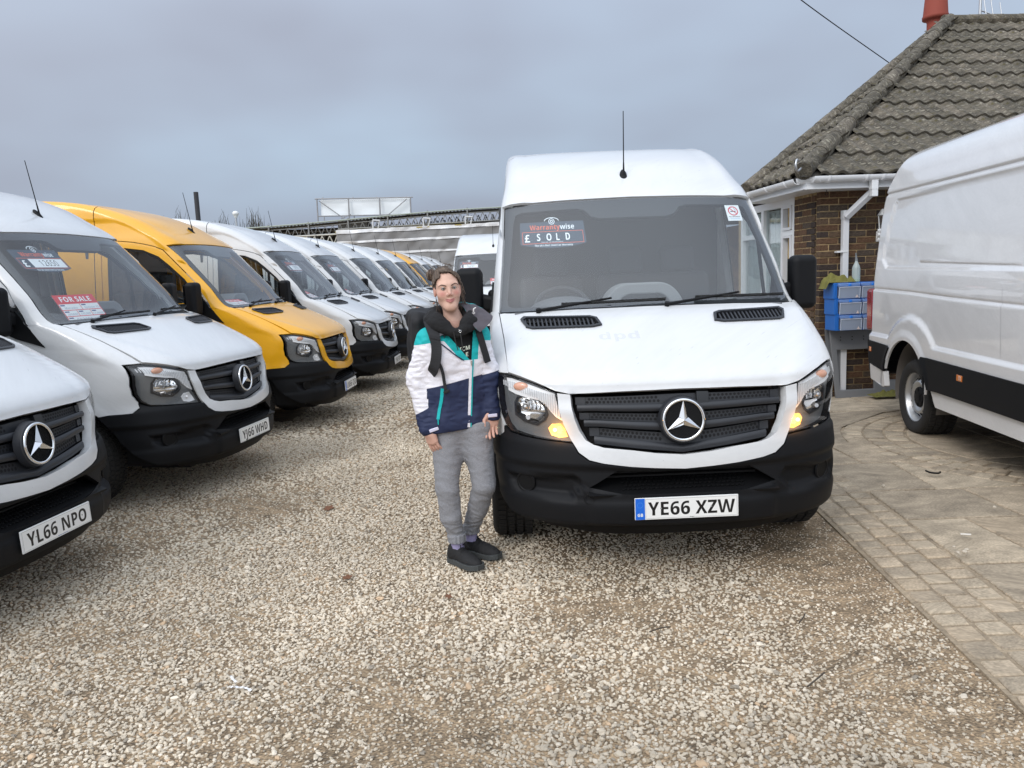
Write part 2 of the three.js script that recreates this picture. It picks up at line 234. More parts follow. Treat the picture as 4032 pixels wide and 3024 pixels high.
// cab: pillars and the domed roof front in one pressing; cargo body behind it
const DOORSEAM = [[-1.2, 1.455], [-1.251, 1.532], [-1.313, 1.649], [-1.483, 1.828], [-1.655, 2.007], [-1.75, 2.048], [-1.846, 2.073], [-1.979, 2.10], [-2.173, 2.122], [-2.30, 2.123], [-2.31, 2.10], [-2.31, .46]];
const ROOFLINE = [[-7, 2.335], [-2.39, 2.335], [-2.15, 2.325], [-2.0, 2.267], [-1.8, 2.157], [-1.63, 2.02]];
const roofDisp = p => p[2] > -1.4 ? 0 : .013 * sstep(-.018, .018, lineDist(ROOFLINE, p[2], p[1]) * 1) * sstep(.62, .72, Math.abs(p[0])) - .013 * 0;
const WS = [[.889, 1.384], [.873, 1.53], [.856, 1.69], [.84, 1.86], [.826, 2.046]], WST = [[.826, 2.046], [.784, 2.055], [.6, 2.066], [.4, 2.072], [0, 2.078]];
{
  const wsR = fp([[.894, 1.378], [.879, 1.53], [.862, 1.69], [.846, 1.86], [.832, 2.052]]), wsT = fp([[.832, 2.052], [.784, 2.062], [.6, 2.073], [.4, 2.079], [0, 2.085]]);
  const joint = (z, from) => { let lo = 2.4, hi = 2.60; for (let i = 0; i < 40; i++) { const m = (lo + hi) / 2; zf(m) > z ? lo = m : hi = m; } const r = []; for (let i = 0; i <= 26; i++) { const t = 1 - i / 26, y = lo - t * t * (lo - from); r.push([qz(z, y), y]); } r[26][0] = 0; return r; };
  const right = [...lp([[-2.385, .40], [-2.318, .40], [-2.318, 2.11], [-2.305, 2.131], [-2.173, 2.130], [-1.979, 2.108], [-1.846, 2.081], [-1.75, 2.056], [-1.648, 2.014], [-1.476, 1.834], [-1.305, 1.653], [-1.243, 1.535], [-1.19, 1.455], [-1.15, 1.38]]), ...wsR, ...wsT.slice(1)];
  const top = joint(-2.385, .41);
  V('cab_shell', [...right, ...mir(right).slice(1), ...mir(top).reverse(), ...top.slice().reverse().slice(1)], M.white, { disp: roofDisp, fine: .8 });
  const arch = []; for (let i = 0; i <= 14; i++) { const a = mix(.08, Math.PI - .08, i / 14); arch.push([-4.42 + Math.cos(a) * .46, .36 + Math.sin(a) * .46]); }
  const side = lp([[-2.393, .40], ...arch, [-5.9, .40], [-5.9, 2.54]], 1, .2), edge = joint(-2.393, .41);
  const half = [...edge.slice().reverse(), ...side, [5.6, 2.575], [4.8, 2.597], [4, 2.6015], [0, 2.6015]];
  V('cargo_body', [half, mir(half)], M.white, { disp: p => roofDisp(p) - .012 * sstep(0, .04, inside([[-2.6, 1.35], [-2.6, 2.15], [-5.6, 2.15], [-5.6, 1.35]], p[2], p[1])), rim: 0 });
  part('rear_doors', [box(1.8, 1.2, .04, [0, 1.0, -5.89]), box(1.6, .7, .04, [0, 1.95, -5.89]), box(1.3, .25, .04, [0, 2.42, -5.89])], M.white, vanGroup);
}
{ // windscreen: glass over a printed black border
  const half = [...fp(WS), ...fp(WST).slice(1)], bottom = fp([[-.889, 1.384], [-.5, 1.394], [0, 1.398], [.5, 1.394], [.889, 1.384]]).slice(1, -1);
  const out = [...half, ...mir(half).slice(1), ...bottom];
  const inn = [[-.72, 2.012], [-.762, 1.995], [-.778, 1.94], [-.842, 1.45], [-.838, 1.42], [-.81, 1.408], [-.4, 1.416], [0, 1.42], [.4, 1.416], [.81, 1.408], [.838, 1.42], [.842, 1.45], [.778, 1.94], [.762, 1.995], [.72, 2.012], [.36, 2.022], [.31, 2.01], [.27, 1.965], [.22, 1.95], [-.22, 1.95], [-.27, 1.965], [-.31, 2.01], [-.36, 2.022]];
  const w = V('windscreen', out, M.screen, { off: -.004, rim: 0, fine: .8 });
  V('windscreen_border', out, M.frit, { off: -.009, rim: .004, holes: [fp(inn)], fine: .8 }, w);
  V('windscreen_seal', out, M.dark, { off: -.016, rim: .03, holes: [fp(inn.map(([x, y]) => [x * 1.03, mix(y, 1.7, -.03)]))] }, w);
}
{ // doors with their windows
  const low = [[-1.262, 1.44], [-1.262, .46]], door = [...DOORSEAM.slice(1), ...low.slice().reverse(), [-1.262, 1.52]];
  const win = [[-1.40, 1.66], [-1.43, 1.70], [-1.585, 1.847], [-1.70, 1.944], [-1.862, 2.016], [-2.084, 2.05], [-2.22, 2.052], [-2.25, 2.02], [-2.25, 1.40], [-2.20, 1.37], [-1.38, 1.37], [-1.29, 1.40], [-1.275, 1.46], [-1.29, 1.545]];
  const archCut = p => p;
  for (const s of [-1, 1]) {
    const dm = p => -.01 * sstep(.02, -.02, p[1] - 1.12) + .01 * sstep(.45, .3, Math.abs(p[1] - .75)) * .6;
    const d = V('front_door', lp(archCut(door), s, .1), M.white, { holes: [lp(win, s, .1)], disp: dm });
    V('door_window', lp(win.map(([z, y]) => [mix(z, -1.8, -.02), mix(y, 1.7, -.02)]), s, .1), M.glass, { off: -.012, rim: 0 }, d);
    const inr = [[-1.56, 1.77], [-1.70, 1.905], [-1.862, 1.99], [-2.084, 2.026], [-2.19, 2.026], [-2.22, 2.0], [-2.22, 1.42], [-2.18, 1.395], [-1.58, 1.395], [-1.56, 1.42]], qtr = [[-1.53, 1.76], [-1.42, 1.655], [-1.31, 1.53], [-1.31, 1.43], [-1.34, 1.395], [-1.52, 1.395]];
    V('window_frame', lp(win.map(([z, y]) => [mix(z, -1.8, -.015), mix(y, 1.7, -.015)]), s, .1), M.black, { off: -.007, rim: .012, holes: [lp(inr, s, .1), lp(qtr, s, .1)] }, d);
    V('mirror_base', lp([[-1.255, 1.50], [-1.14, 1.365], [-1.026, 1.222], [-1.245, 1.288], [-1.40, 1.36], [-1.42, 1.40], [-1.33, 1.56]], s), M.black, { off: .012, rim: .03 });
    const mr = new THREE.Group(); mr.name = 'door_mirror'; vanGroup.add(mr); mr.position.set(s * 1.075, 1.485, -1.27);
    part('mirror_housing', rbox(.17, .345, .12, .045, [0, 0, 0], [0, s * .12, 0], 5), M.plastic, mr);
    part('mirror_glass', [box(.15, .2, .006, [0, .05, -.062], [0, s * .12, 0]), box(.15, .075, .006, [0, -.105, -.062], [0, s * .12, 0])], M.chrome, mr);
    part('mirror_arm', [rbox(.16, .11, .07, .03, [-s * .12, -.06, .0], [0, s * .2, s * .2], 4), rbox(.08, .2, .07, .03, [-s * .155, -.07, -.01], [0, 0, 0], 4)], M.black, mr);
    part('door_handle', rbox(.03, .04, .17, .012, [s * .95, 1.13, -2.15]), M.black, d);
  }
}
{ // bumper with intake opening, step, fog pods
  const RC = [[.894, .559], [.70, .575], [.523, .583], [.491, .519], [.562, .442], [.665, .443], [.849, .45], [.892, .488]];
  const bd = p => { const x = Math.abs(p[0]), y = p[1]; return .016 * sstep(.60, .625, y) * sstep(.79, .72, y) - .04 * sstep(0, .035, inside(RC, x, y)) + .014 * sstep(.50, .44, x) * sstep(.31, .33, y) * sstep(.52, .49, y) + .01 * sstep(.46, .42, y) * sstep(.31, .34, y); };
  const half = [...fp([[0, .607], [.145, .615], [.274, .625], [.401, .641], [.472, .656], [.523, .694], [.545, .738], [.583, .742], [.687, .749], [.791, .758], [.858, .767], [.893, .794]]), ...lp([[-.385, .758], [-.435, .722], [-.6, .716], [-.672, .706]]), ...lp([[-.62, .655], [-.565, .58], [-.525, .51], [-.45, .435], [-.39, .39]]).slice(0), ...fp([[.895, .375], [.865, .342], [.80, .318], [.6, .312], [.3, .325], [0, .33]])];
  const out = [...half, ...mir(half).slice(1, -1)];
  const b = V('front_bumper', out, M.plastic, { disp: bd, fine: .55, holes: [fp(INTAKE)], rim: .03 });
  V('bumper_lip', [...fp([[-.78, .325], [-.5, .335], [.5, .335], [.78, .325], [.72, .26], [.4, .225], [-.4, .225], [-.72, .26]])], M.black, { off: -.05 });
  const tread = []; for (let i = 0; i < 26; i++) for (let j = 0; j < 4; j++) tread.push(rbox(.018, .006, .012, .002, [-.30 + i * .024 + (j % 2) * .012, .506 + j * .011, -.045 - j * .026], [.4, .6, 0], 1));
  part('bumper_step', box(.96, .012, .19, [0, .515, -.10], [.38, 0, 0]), M.black, b); part('step_tread', tread, M.black, b).userData.kind = 'stuff';
  part('lower_intake', [box(.95, .16, .02, [0, .575, -.19]), ...[0, 1, 2].map(i => box(.8, .01, .05, [0, .548 + i * .022, -.16]))], M.dark, b);
  for (const s of [-1, 1]) {
    const c = sp(qx(s * .803, .515), .515), f = xf(new THREE.CylinderGeometry(.05, .054, .03, 28), [0, 0, 0], [HP, 0, 0]), r = xf(new THREE.TorusGeometry(.051, .008, 8, 28), [0, 0, .012]), a = s * .62, g = xf(merge([f, r]), [c[0] - s * .022, c[1], c[2] - .036], [.05, a, 0]);
    part('fog_light_cover', g, M.black, b);
  }
  { const c = sp(qx(-.478, .462), .462); part('tow_eye_cover', xf(new THREE.TorusGeometry(.026, .0018, 6, 26), [c[0], c[1], c[2] + .014], [.05, -.2, 0]), M.black, b); }
}
{ // grille surround, slats, star
  const u = [...fp([...SURR]), ...fp(mx(SURR)).slice(1), ...fp([[-.553, .988], [-.549, .938], [-.533, .865], [-.511, .805], [-.481, .757], [-.445, .735], [-.396, .721], [-.25, .707], [-.14, .691], [0, .68]]), ...fp(GRI).reverse().slice(1)];
  V('grille_surround', u, M.white, { fine: .6, rim: .05, disp: p => .012 * sstep(.02, .1, Math.abs(p[1] - .99)) });
  const g = new THREE.Group(); g.name = 'grille'; vanGroup.add(g);
  const yb = x => .683 + .055 * Math.min(Math.abs(x) / .43, 1) ** 1.0, yt = x => 1.0 - .012 * Math.min(Math.abs(x) / .5, 1), Y = (x, v) => mix(yb(x), yt(x), v);
  const xe = v => v < .2 ? .452 + v * .15 : v < .5 ? .482 + (v - .2) * .15 : .527 + (v - .5) * .05;
  const strip = (v0, v1, x0, x1) => { const n = 12, a = [], b = []; for (let i = 0; i <= n; i++) { const x = mix(x0, x1, i / n); a.push([x, Y(x, v0)]); b.push([x, Y(x, v1)]); } return fp([...a, ...b.reverse()], .08); };
  part('grille_back', patch(strip(0, 1, -.55, .55), { off: -.10, rim: 0 }), M.dark, g);
  const rows = [[.02, .155, .165, .31], [.345, .475, .485, .625], [.665, .79, .80, .955]];
  for (const [a, b, c, d] of rows) {
    const w = xe(a) - .012, w2 = xe(c) - .008;
    part('grille_slat', patch(strip(a, b, -w, w), { off: -.014, rim: .05, fine: .5, disp: p => -.012 * Math.abs((p[1] - Y(p[0], (a + b) / 2)) / .022) ** 2 }), M.slat, g);
    const pan = part('perforated_panel', patch(strip(b, d, -w2, w2), { off: -.045, rim: .02 }), M.slat, g);
    const holes = []; for (let r = 0; r < 2; r++) for (let k = -22; k <= 22; k++) { const x = k * .0215 + (r ? .0107 : 0), v = mix(c, d, r ? .72 : .3); if (Math.abs(x) < .105 || Math.abs(x) > w2 - .055) continue; const n = []; for (let t = 0; t < 6; t++) n.push([x + Math.cos(t * 1.0472) * .0078, Y(x, v) + Math.sin(t * 1.0472) * .0078]); holes.push(patch(fp(n, 1), { off: -.0435, rim: 0 })); }
    part('grille_holes', holes, M.dark, pan).userData.kind = 'stuff';
    for (const s of [1, -1]) { const x0 = w2 - .05, x1 = w2; part('slat_frame', patch(s > 0 ? strip(b, d, x0, x1) : strip(b, d, -x1, -x0), { off: -.038, rim: .02 }), M.slat, pan); }
  }
  const star = new THREE.Group(); star.name = 'star_badge'; star.position.set(.0, .853, -.034); star.rotation.x = -.10; g.add(star);
  part('badge_base', [xf(new THREE.CylinderGeometry(.114, .120, .036, 48), [0, 0, -.014], [HP, 0, 0]), xf(new THREE.TorusGeometry(.108, .007, 10, 48), [0, 0, .004])], M.slat, star);
  const mesh = []; for (let i = -8; i <= 8; i++) for (const s of [-1, 1]) { const d = i * .011, L = 2 * Math.sqrt(Math.max(0, .092 ** 2 - d * d)); if (L > .02) mesh.push(xf(box(.0025, L, .004), [d, 0, .009], [0, 0, 0])), xf(mesh[mesh.length - 1], [0, 0, 0], [0, 0, s * .785]); }
  part('badge_mesh', mesh, M.black, star).userData.kind = 'stuff';
  part('badge_disc', xf(new THREE.CylinderGeometry(.096, .096, .006, 40), [0, 0, .005], [HP, 0, 0]), M.dark, star);
  part('badge_ring', xf(new THREE.TorusGeometry(.1, .0078, 12, 56), [0, 0, .016]), M.chrome, star);
  const arms = []; for (let k = 0; k < 3; k++) { const a = HP + k * 2.0944, pos = [], P = (r, t, z) => [Math.cos(a) * r - Math.sin(a) * t, Math.sin(a) * r + Math.cos(a) * t, z]; const O = P(0, 0, .034), T = P(.098, 0, .022), Lf = P(.0145, .022, .014), Rt = P(.0145, -.022, .014); pos.push(...O, ...T, ...Lf, ...O, ...Rt, ...T); const q = new THREE.BufferGeometry(); q.setAttribute('position', new THREE.Float32BufferAttribute(pos, 3)); q.computeVertexNormals(); arms.push(q); }
  part('badge_star', arms, M.chrome, star);
  part('sensor_cover', patch(fp([[.085, .99], [.145, .988], [.145, .925], [.085, .928]]), { off: -.02, rim: .03 }), M.frit, g);
}
for (const s of [-1, 1]) { // headlights
  const mm = p => s > 0 ? p : mir(p), h = new THREE.Group(); h.name = 'headlight'; vanGroup.add(h);
  const sh = (p, k) => { const cx = p.reduce((a, b) => a + b[0], 0) / p.length, cy = p.reduce((a, b) => a + b[1], 0) / p.length; return p.map(([x, y]) => [mix(cx, x, k), mix(cy, y, k)]); };
  part('lamp_lens', patch(mm(fp(sh(HL, .985))), { off: -.002, rim: .0, fine: .6 }), M.lens, h);
  part('lamp_housing', patch(mm(fp(HL)), { off: -.035, rim: .0, holes: [mm(fp(LAMP)), mm(fp(DRL))], fine: .7 }), M.lampGrey, h);
  part('lamp_rim', patch(mm(fp(HL)), { off: -.006, rim: .05, holes: [mm(fp(sh(HL, .965)))] }), M.black, h);
  const band = [[.884, 1.068], [.854, 1.068], [.793, 1.053], [.727, 1.031], [.63, .992], [.626, .96], [.612, .905], [.6, .862], ...BAND.slice(1).reverse()];
  part('indicator_reflector', patch(mm(fp(band)), { off: -.022, rim: .03, fine: .7 }), M.whiteLamp, h);
  const ribs = []; for (let i = 0; i < 26; i++) { const x = .61 + i * .0115, t = mix(1.0, 1.062, sstep(.63, .88, x)) - .012, l = x < .66 ? mix(.86, .90, (x - .61) / .05) : x < .72 ? mix(.905, .955, (x - .66) / .06) : mix(.958, 1.02, (x - .72) / .18); if (t - l > .01) ribs.push(patch(mm(fp([[x, l + .004], [x + .0045, l + .004], [x + .0045, t], [x, t]], .05)), { off: -.017, rim: .006 })); }
  part('lens_ribs', ribs, M.rib || (M.rib = std([.62, .63, .64], .3)), h).userData.kind = 'stuff';
  { const c = sp(qx(s * .80, 1.02), 1.02); part('indicator_bulb', xf(new THREE.SphereGeometry(.03, 16, 12), [c[0] - s * .004, c[1] - .002, c[2] - .028], [0, s * .5, 0], [1.5, .8, .55]), M.orange, h); }
  const tw = v => Math.abs(((v % 1) + 1) % 1 - .5) * 2, lc = [.768, .89], bowl = p => { const x = Math.abs(p[0]), d = Math.max(0, 1 - ((x - lc[0]) / .088) ** 2 - ((p[1] - lc[1]) / .080) ** 2); return -.06 * Math.sqrt(d) + (p[1] > .893 ? .016 * tw(x * 38) * d : -.012 * sstep(.893, .85, p[1]) * d); };
  part('lamp_bezel', patch(mm(fp(sh(LAMP, 1.13))), { off: -.030, rim: .03, holes: [mm(fp(sh(LAMP, .985)))] }), M.slat, h);
  part('lamp_reflector', patch(mm(fp(LAMP)), { off: -.036, disp: bowl, fine: .2, rim: .0 }), M.reflector || (M.reflector = std([.9, .9, .9], .16, 1)), h);
  { const c = sp(qx(s * .775, .91), .91), d = sp(qx(s * .765, .852), .852); part('lamp_bulb', xf(new THREE.CylinderGeometry(.011, .016, .03, 14), [d[0], d[1], d[2] - .05], [HP - .2, s * .3, 0]), M.steel, h); part('lamp_bulb', [xf(new THREE.SphereGeometry(.016, 14, 10), [c[0], c[1], c[2] - .05]), xf(new THREE.TorusGeometry(.02, .003, 6, 18), [c[0], c[1], c[2] - .045], [0, s * .4, 0])], M.steel, h); part('lamp_shelf', patch(mm(fp([[.69, .889], [.845, .887], [.84, .897], [.70, .899]])), { off: -.045, rim: .05 }), M.chrome, h); }
  part('daytime_lamp', patch(mm(fp(DRL)), { off: -.03, rim: .02, disp: p => -.012 * Math.max(0, 1 - ((Math.abs(p[0]) - .63) / .05) ** 2 - ((p[1] - .797) / .035) ** 2) }), M.whiteLamp, h);
  { const c = sp(qx(s * .632, .80), .80); part('daytime_bulb', xf(new THREE.SphereGeometry(.011, 12, 10), [c[0], c[1], c[2] - .026]), M.whiteLamp, h); }
}
{ // wipers, aerial, cab inside, underbody
  const on = (x, y, o) => { const q = qx(x, y), p = sp(q, y), a = sp(q + .01, y), b = sp(q, y + .01), u = V3(...a).sub(V3(...p)), v = V3(...b).sub(V3(...p)), n = u.cross(v).normalize().multiplyScalar(Math.sign(1)); if (n.z < 0) n.negate(); return [p[0] + n.x * o, p[1] + n.y * o, p[2] + n.z * o]; };
  for (const [a, b, c0, c1] of [[[-.66, 1.375], [-.22, 1.425], [-.52, 1.405], [.10, 1.412]], [[.10, 1.385], [.55, 1.43], [.28, 1.418], [.84, 1.412]]]) {
    const w = part('windscreen_wiper', [bar(on(...a, .012), on(...b, .026), .010, .006), bar(on(...a, .0), on(...a, .025), .015)], M.black, vanGroup);
    const n = 10, pts = []; for (let i = 0; i <= n; i++) pts.push(on(mix(c0[0], c1[0], i / n), mix(c0[1], c1[1], i / n), .012)); part('wiper_blade', [tube(pts, .005, 24, 6), tube(pts.map(p => [p[0], p[1] + .009, p[2] + .005]), .004, 24, 5)], M.rubber, w);
  }
  const ab = [[0, 0], [.012, .0]]; const fin = new THREE.SphereGeometry(1, 20, 14); xf(fin, [0, 0, 0], [0, 0, 0], [.027, .022, .075]); xf(fin, [0, 2.235, -1.70], [.93, 0, 0]);
  const an = part('roof_aerial', fin, M.black, vanGroup); part('aerial_rod', [bar([0, 2.235, -1.69], [0, 2.34, -1.708], .0085, .005), bar([0, 2.34, -1.708], [0, 2.69, -1.768], .0042, .003)], M.black, an);
  const d = new THREE.Group(); d.name = 'cab_interior'; vanGroup.add(d);
  part('dashboard', [xf(new THREE.CylinderGeometry(.33, .33, 1.64, 24, 1), [0, 1.03, -1.36], [0, 0, HP], [1, 1, 1]), box(1.6, .05, .5, [0, 1.355, -1.12], [.02, 0, 0]), box(1.62, .8, .5, [0, .95, -1.3])], M.dash, d);
  const hood = []; for (const [x0, x1] of [[-.17, .19]]) { const s = new THREE.Shape(); s.moveTo(-.24, 0); s.quadraticCurveTo(-.22, .13, -.1, .15); s.lineTo(.12, .15); s.quadraticCurveTo(.22, .13, .26, 0); s.lineTo(.20, 0); s.quadraticCurveTo(.17, .09, .1, .10); s.lineTo(-.08, .10); s.quadraticCurveTo(-.16, .09, -.18, 0); const e = new THREE.ExtrudeGeometry(s, { depth: .2, bevelEnabled: true, bevelSize: .01, bevelThickness: .01, bevelSegments: 2 }); hood.push(xf(e, [.03, 1.36, -1.42])); }
  part('centre_console', hood, M.cabinGrey, d);
  part('instrument_hood', xf(new THREE.SphereGeometry(1, 24, 12, 0, Math.PI * 2, 0, HP), [-.46, 1.35, -1.36], [0, 0, 0], [.24, .10, .16]), M.dash, d);
  part('steering_wheel', [xf(new THREE.TorusGeometry(.19, .014, 10, 40), [-.45, 1.36, -1.62], [-.75, 0, 0]), xf(new THREE.SphereGeometry(1, 16, 10), [-.45, 1.36, -1.62], [-.75, 0, 0], [.075, .06, .03]), box(.36, .03, .02, [-.45, 1.36, -1.62], [-.75, 0, 0])], M.wheelRim, d);
  for (const [x, w] of [[-.48, .48], [.3, .86]]) { const st = part('seat', [rbox(w, .72, .14, .05, [x, 1.22, -2.22], [-.15, 0, 0], 3), rbox(w, .16, .5, .05, [x, .86, -1.98], [0, 0, 0], 3)], M.cabin, d); part('headrest', (w > .6 ? [x - .2, x + .2] : [x]).map(v => rbox(.26, .2, .09, .04, [v, 1.68, -2.30], [-.1, 0, 0], 3)), M.cabin, st); }
  part('bulkhead', box(1.72, 1.75, .03, [0, 1.25, -2.47]), M.bulkhead, d);
  part('cab_floor', box(1.78, .04, 1.5, [0, .50, -1.72]), M.cabin, d); part('cab_ceiling', box(1.5, .03, .62, [0, 2.14, -2.17]), M.cabin, d);
  part('underbody', [box(1.5, .3, 4.9, [0, .40, -3.4]), box(1.5, .5, .5, [0, .55, -.55]), box(1.1, .12, .4, [0, .30, -.45]), box(1.25, .75, .75, [0, .75, -.98]), box(1.2, .5, .9, [0, .62, -4.42]), box(.05, .35, 1.2, [-.9, .50, -1.9]), box(.05, .35, 1.2, [.9, .5, -1.9])], M.dark, vanGroup);
  for (const s of [-1, 1]) { addWheel(vanGroup, s * .86, .345, -.97, s); addWheel(vanGroup, s * .80, .345, -4.42, s); }
}
// ---------- number plates, price stickers ----------
function plateTex(text, gb) {
  return canvasTex(1040, 222, (c, w, h) => { c.fillStyle = '#e9e9e6'; c.fillRect(0, 0, w, h); c.strokeStyle = '#55565a'; c.lineWidth = 2; c.strokeRect(gb ? 104 : 10, 10, w - (gb ? 114 : 20), h - 20);
    if (gb) { c.fillStyle = '#1667d2'; c.fillRect(0, 0, 96, h); c.fillStyle = '#f4f4ea'; c.font = 'bold 44px sans-serif'; c.textAlign = 'center'; c.fillText('GB', 48, 190); for (let i = 0; i < 12; i++) { c.fillStyle = '#4f8fd8'; c.beginPath(); c.arc(48 + Math.cos(i / 6 * Math.PI) * 28, 70 + Math.sin(i / 6 * Math.PI) * 28, 4, 0, 7); c.fill(); } }
    c.fillStyle = '#0b0b0c'; c.textAlign = 'left'; c.font = 'bold 196px sans-serif'; const x0 = gb ? 128 : 70, x1 = gb ? 1010 : 980, tw = c.measureText(text).width; c.save(); c.translate(x0, 182); c.scale((x1 - x0) / tw, 1.0); c.fillText(text, 0, 0); c.restore();
    c.font = 'bold 15px sans-serif'; c.fillStyle = gb ? '#555' : '#3a4a9a'; c.textAlign = 'center'; c.fillText(gb ? 'Magor' : 'Western Commercial', w * .55, h - 8);
    for (const x of [gb ? 260 : 190, gb ? 770 : 900]) { c.fillStyle = '#8a8a88'; c.beginPath(); c.arc(x, 110, 9, 0, 7); c.fill(); }
  });
}
function addPlate(van, text, gb) {
  const g = part('number_plate', rbox(.52, .111, .008, .003, [0, .4195, .026], [-.04, 0, 0]), M.plate, van);
  part('plate_lettering', xf(new THREE.PlaneGeometry(.514, .107), [0, .4195, .0312], [-.04, 0, 0]), std(0xffffff, .35, 0, { map: plateTex(text, gb) }), g);
}
function stickerTex(price, sold) {
  return canvasTex(840, 400, (c, w, h) => {
    c.clearRect(0, 0, w, h); c.fillStyle = '#263a4c'; c.beginPath(); c.moveTo(20, 70); c.lineTo(820, 70); c.lineTo(830, 340); c.quadraticCurveTo(420, 440, 10, 340); c.closePath(); c.fill();
    c.strokeStyle = '#e9eef2'; c.lineWidth = 9; c.beginPath(); c.ellipse(420, 62, 90, 44, 0, Math.PI * 1.02, Math.PI * 1.98); c.stroke(); c.beginPath(); c.arc(420, 66, 34, 0, 7); c.stroke(); c.beginPath(); c.arc(420, 66, 14, 0, 7); c.stroke();
    c.font = '600 84px sans-serif'; c.textAlign = 'left'; const a = c.measureText('Warranty').width, b = c.measureText('wise').width, x = 420 - (a + b) / 2; c.fillStyle = '#e8623a'; c.fillText('Warranty', x, 165); c.fillStyle = '#f2f4f6'; c.fillText('wise', x + a, 165);
    c.strokeStyle = '#e8623a'; c.lineWidth = 6; c.strokeRect(42, 190, 756, 142);
    c.fillStyle = '#f6f7f8'; c.font = 'bold 130px sans-serif'; c.fillText('£', 62, 312);
    if (sold) { c.font = 'bold 120px sans-serif'; 'SOLD'.split('').forEach((t, i) => { c.save(); c.translate(215 + i * 118, 300); c.scale(.82, 1); c.fillText(t, 0, 0); c.restore(); }); c.font = '18px sans-serif'; c.fillText('Please ask - we may have another', 270, 324); }
    else { c.fillRect(190, 200, 596, 122); c.fillStyle = '#23272b'; c.font = '112px monospace'; c.textAlign = 'center'; c.fillText(price, 488, 300); }
    c.fillStyle = '#f2f4f6'; c.font = 'bold 30px sans-serif'; c.textAlign = 'center'; c.fillText("The Uk's Best Used Car Warranty", 420, 368);
  });
}
function onScreen(x0, x1, y0, y1, off) { // a sheet lying along the inside of the windscreen
  const g = new THREE.PlaneGeometry(1, 1, 8, 4), p = g.attributes.position; for (let i = 0; i < p.count; i++) { const x = mix(x0, x1, p.getX(i) + .5), y = mix(y0, y1, p.getY(i) + .5), s = sp(qx(x, y), y); p.setXYZ(i, s[0], s[1], s[2] - off); } g.computeVertexNormals(); return g;
}
function addSticker(van, price, sold) { part('price_sticker', onScreen(-.742, -.315, 1.757, 1.972, .016), std(0xffffff, .5, 0, { map: stickerTex(price, sold), transparent: true, alphaTest: .5, side: THREE.DoubleSide }), van); }
// ---------- place the vans ----------
function van(o) {
  const g = vanGroup.clone(); g.name = numbered('panel_van'); scene.add(g); tag(g, o.label, 'van', o.group); g.position.set(...o.p); g.rotation.y = o.turn;
  if (o.yellow) g.traverse(m => { if (m.material === M.white) m.material = M.yellow; });
  if (o.lit) g.traverse(m => { if (m.name === 'daytime_lamp') m.material = M.lit; if (m.name === 'daytime_bulb') m.material = M.litCore; });
  if (o.plate) addPlate(g, o.plate, o.gb); if (o.price || o.sold) addSticker(g, o.price, o.sold); return g;
}
const ROW = 'vans parked in a row on the left', vans = [];
vans.push(van({ p: [.847, 0, -3.795], turn: .015, plate: 'YE66 XZW', gb: true, sold: true, lit: true, label: 'large white van beside the woman, facing the viewer, with lit daytime lamps and SOLD sticker' }));
const mainVan = vans[0];
mainVan.traverse(m => { if (m.name === 'roof_aerial') { m.rotation.z = -.04; m.position.x = -.0894; } });
{ // faint residue of old lettering on the bonnet
  const t = canvasTex(512, 160, (c, w, h) => { c.clearRect(0, 0, w, h); c.fillStyle = 'rgba(150,152,156,0.10)'; c.font = 'bold 170px sans-serif'; c.translate(w / 2, h * .72); c.rotate(0); c.textAlign = 'center'; c.scale(1.5, .62); c.fillText('dpd', 0, 0); }), g = onScreen(-.37, -.11, 1.215, 1.285, -.0145);
  part('old_lettering', g, std(0xffffff, .4, 0, { map: t, transparent: true }), mainVan);
}
{ // no-smoking sticker and the two small lamp lights
  const t = canvasTex(160, 190, (c, w, h) => { c.fillStyle = '#eef0f0'; c.fillRect(0, 0, w, h); c.strokeStyle = '#d2333f'; c.lineWidth = 12; c.beginPath(); c.arc(80, 72, 50, 0, 7); c.stroke(); c.fillStyle = '#222'; c.fillRect(48, 72, 60, 10); c.strokeStyle = '#333'; c.lineWidth = 4; c.beginPath(); c.moveTo(106, 66); c.bezierCurveTo(120, 50, 84, 52, 100, 36); c.stroke(); c.strokeStyle = '#d2333f'; c.lineWidth = 11; c.beginPath(); c.moveTo(46, 38); c.lineTo(114, 107); c.stroke(); c.fillStyle = '#333'; c.font = 'bold 19px sans-serif'; c.textAlign = 'center'; c.fillText('NO SMOKING', 80, 148); c.fillStyle = '#9db7cf'; c.fillRect(20, 158, 120, 4); c.fillRect(30, 168, 100, 4); });
  part('no_smoking_sticker', onScreen(.622, .725, 1.895, 2.003, .016), std(0xffffff, .5, 0, { map: t, side: THREE.DoubleSide }), mainVan);
  for (const s of [-1, 1]) { const c = sp(qx(s * .632, .80), .80), l = new THREE.PointLight(0xffb050, .05, 3); l.name = 'lamp_light'; l.position.set(c[0], c[1], c[2] + .03); l.castShadow = true; mainVan.add(l); }
}
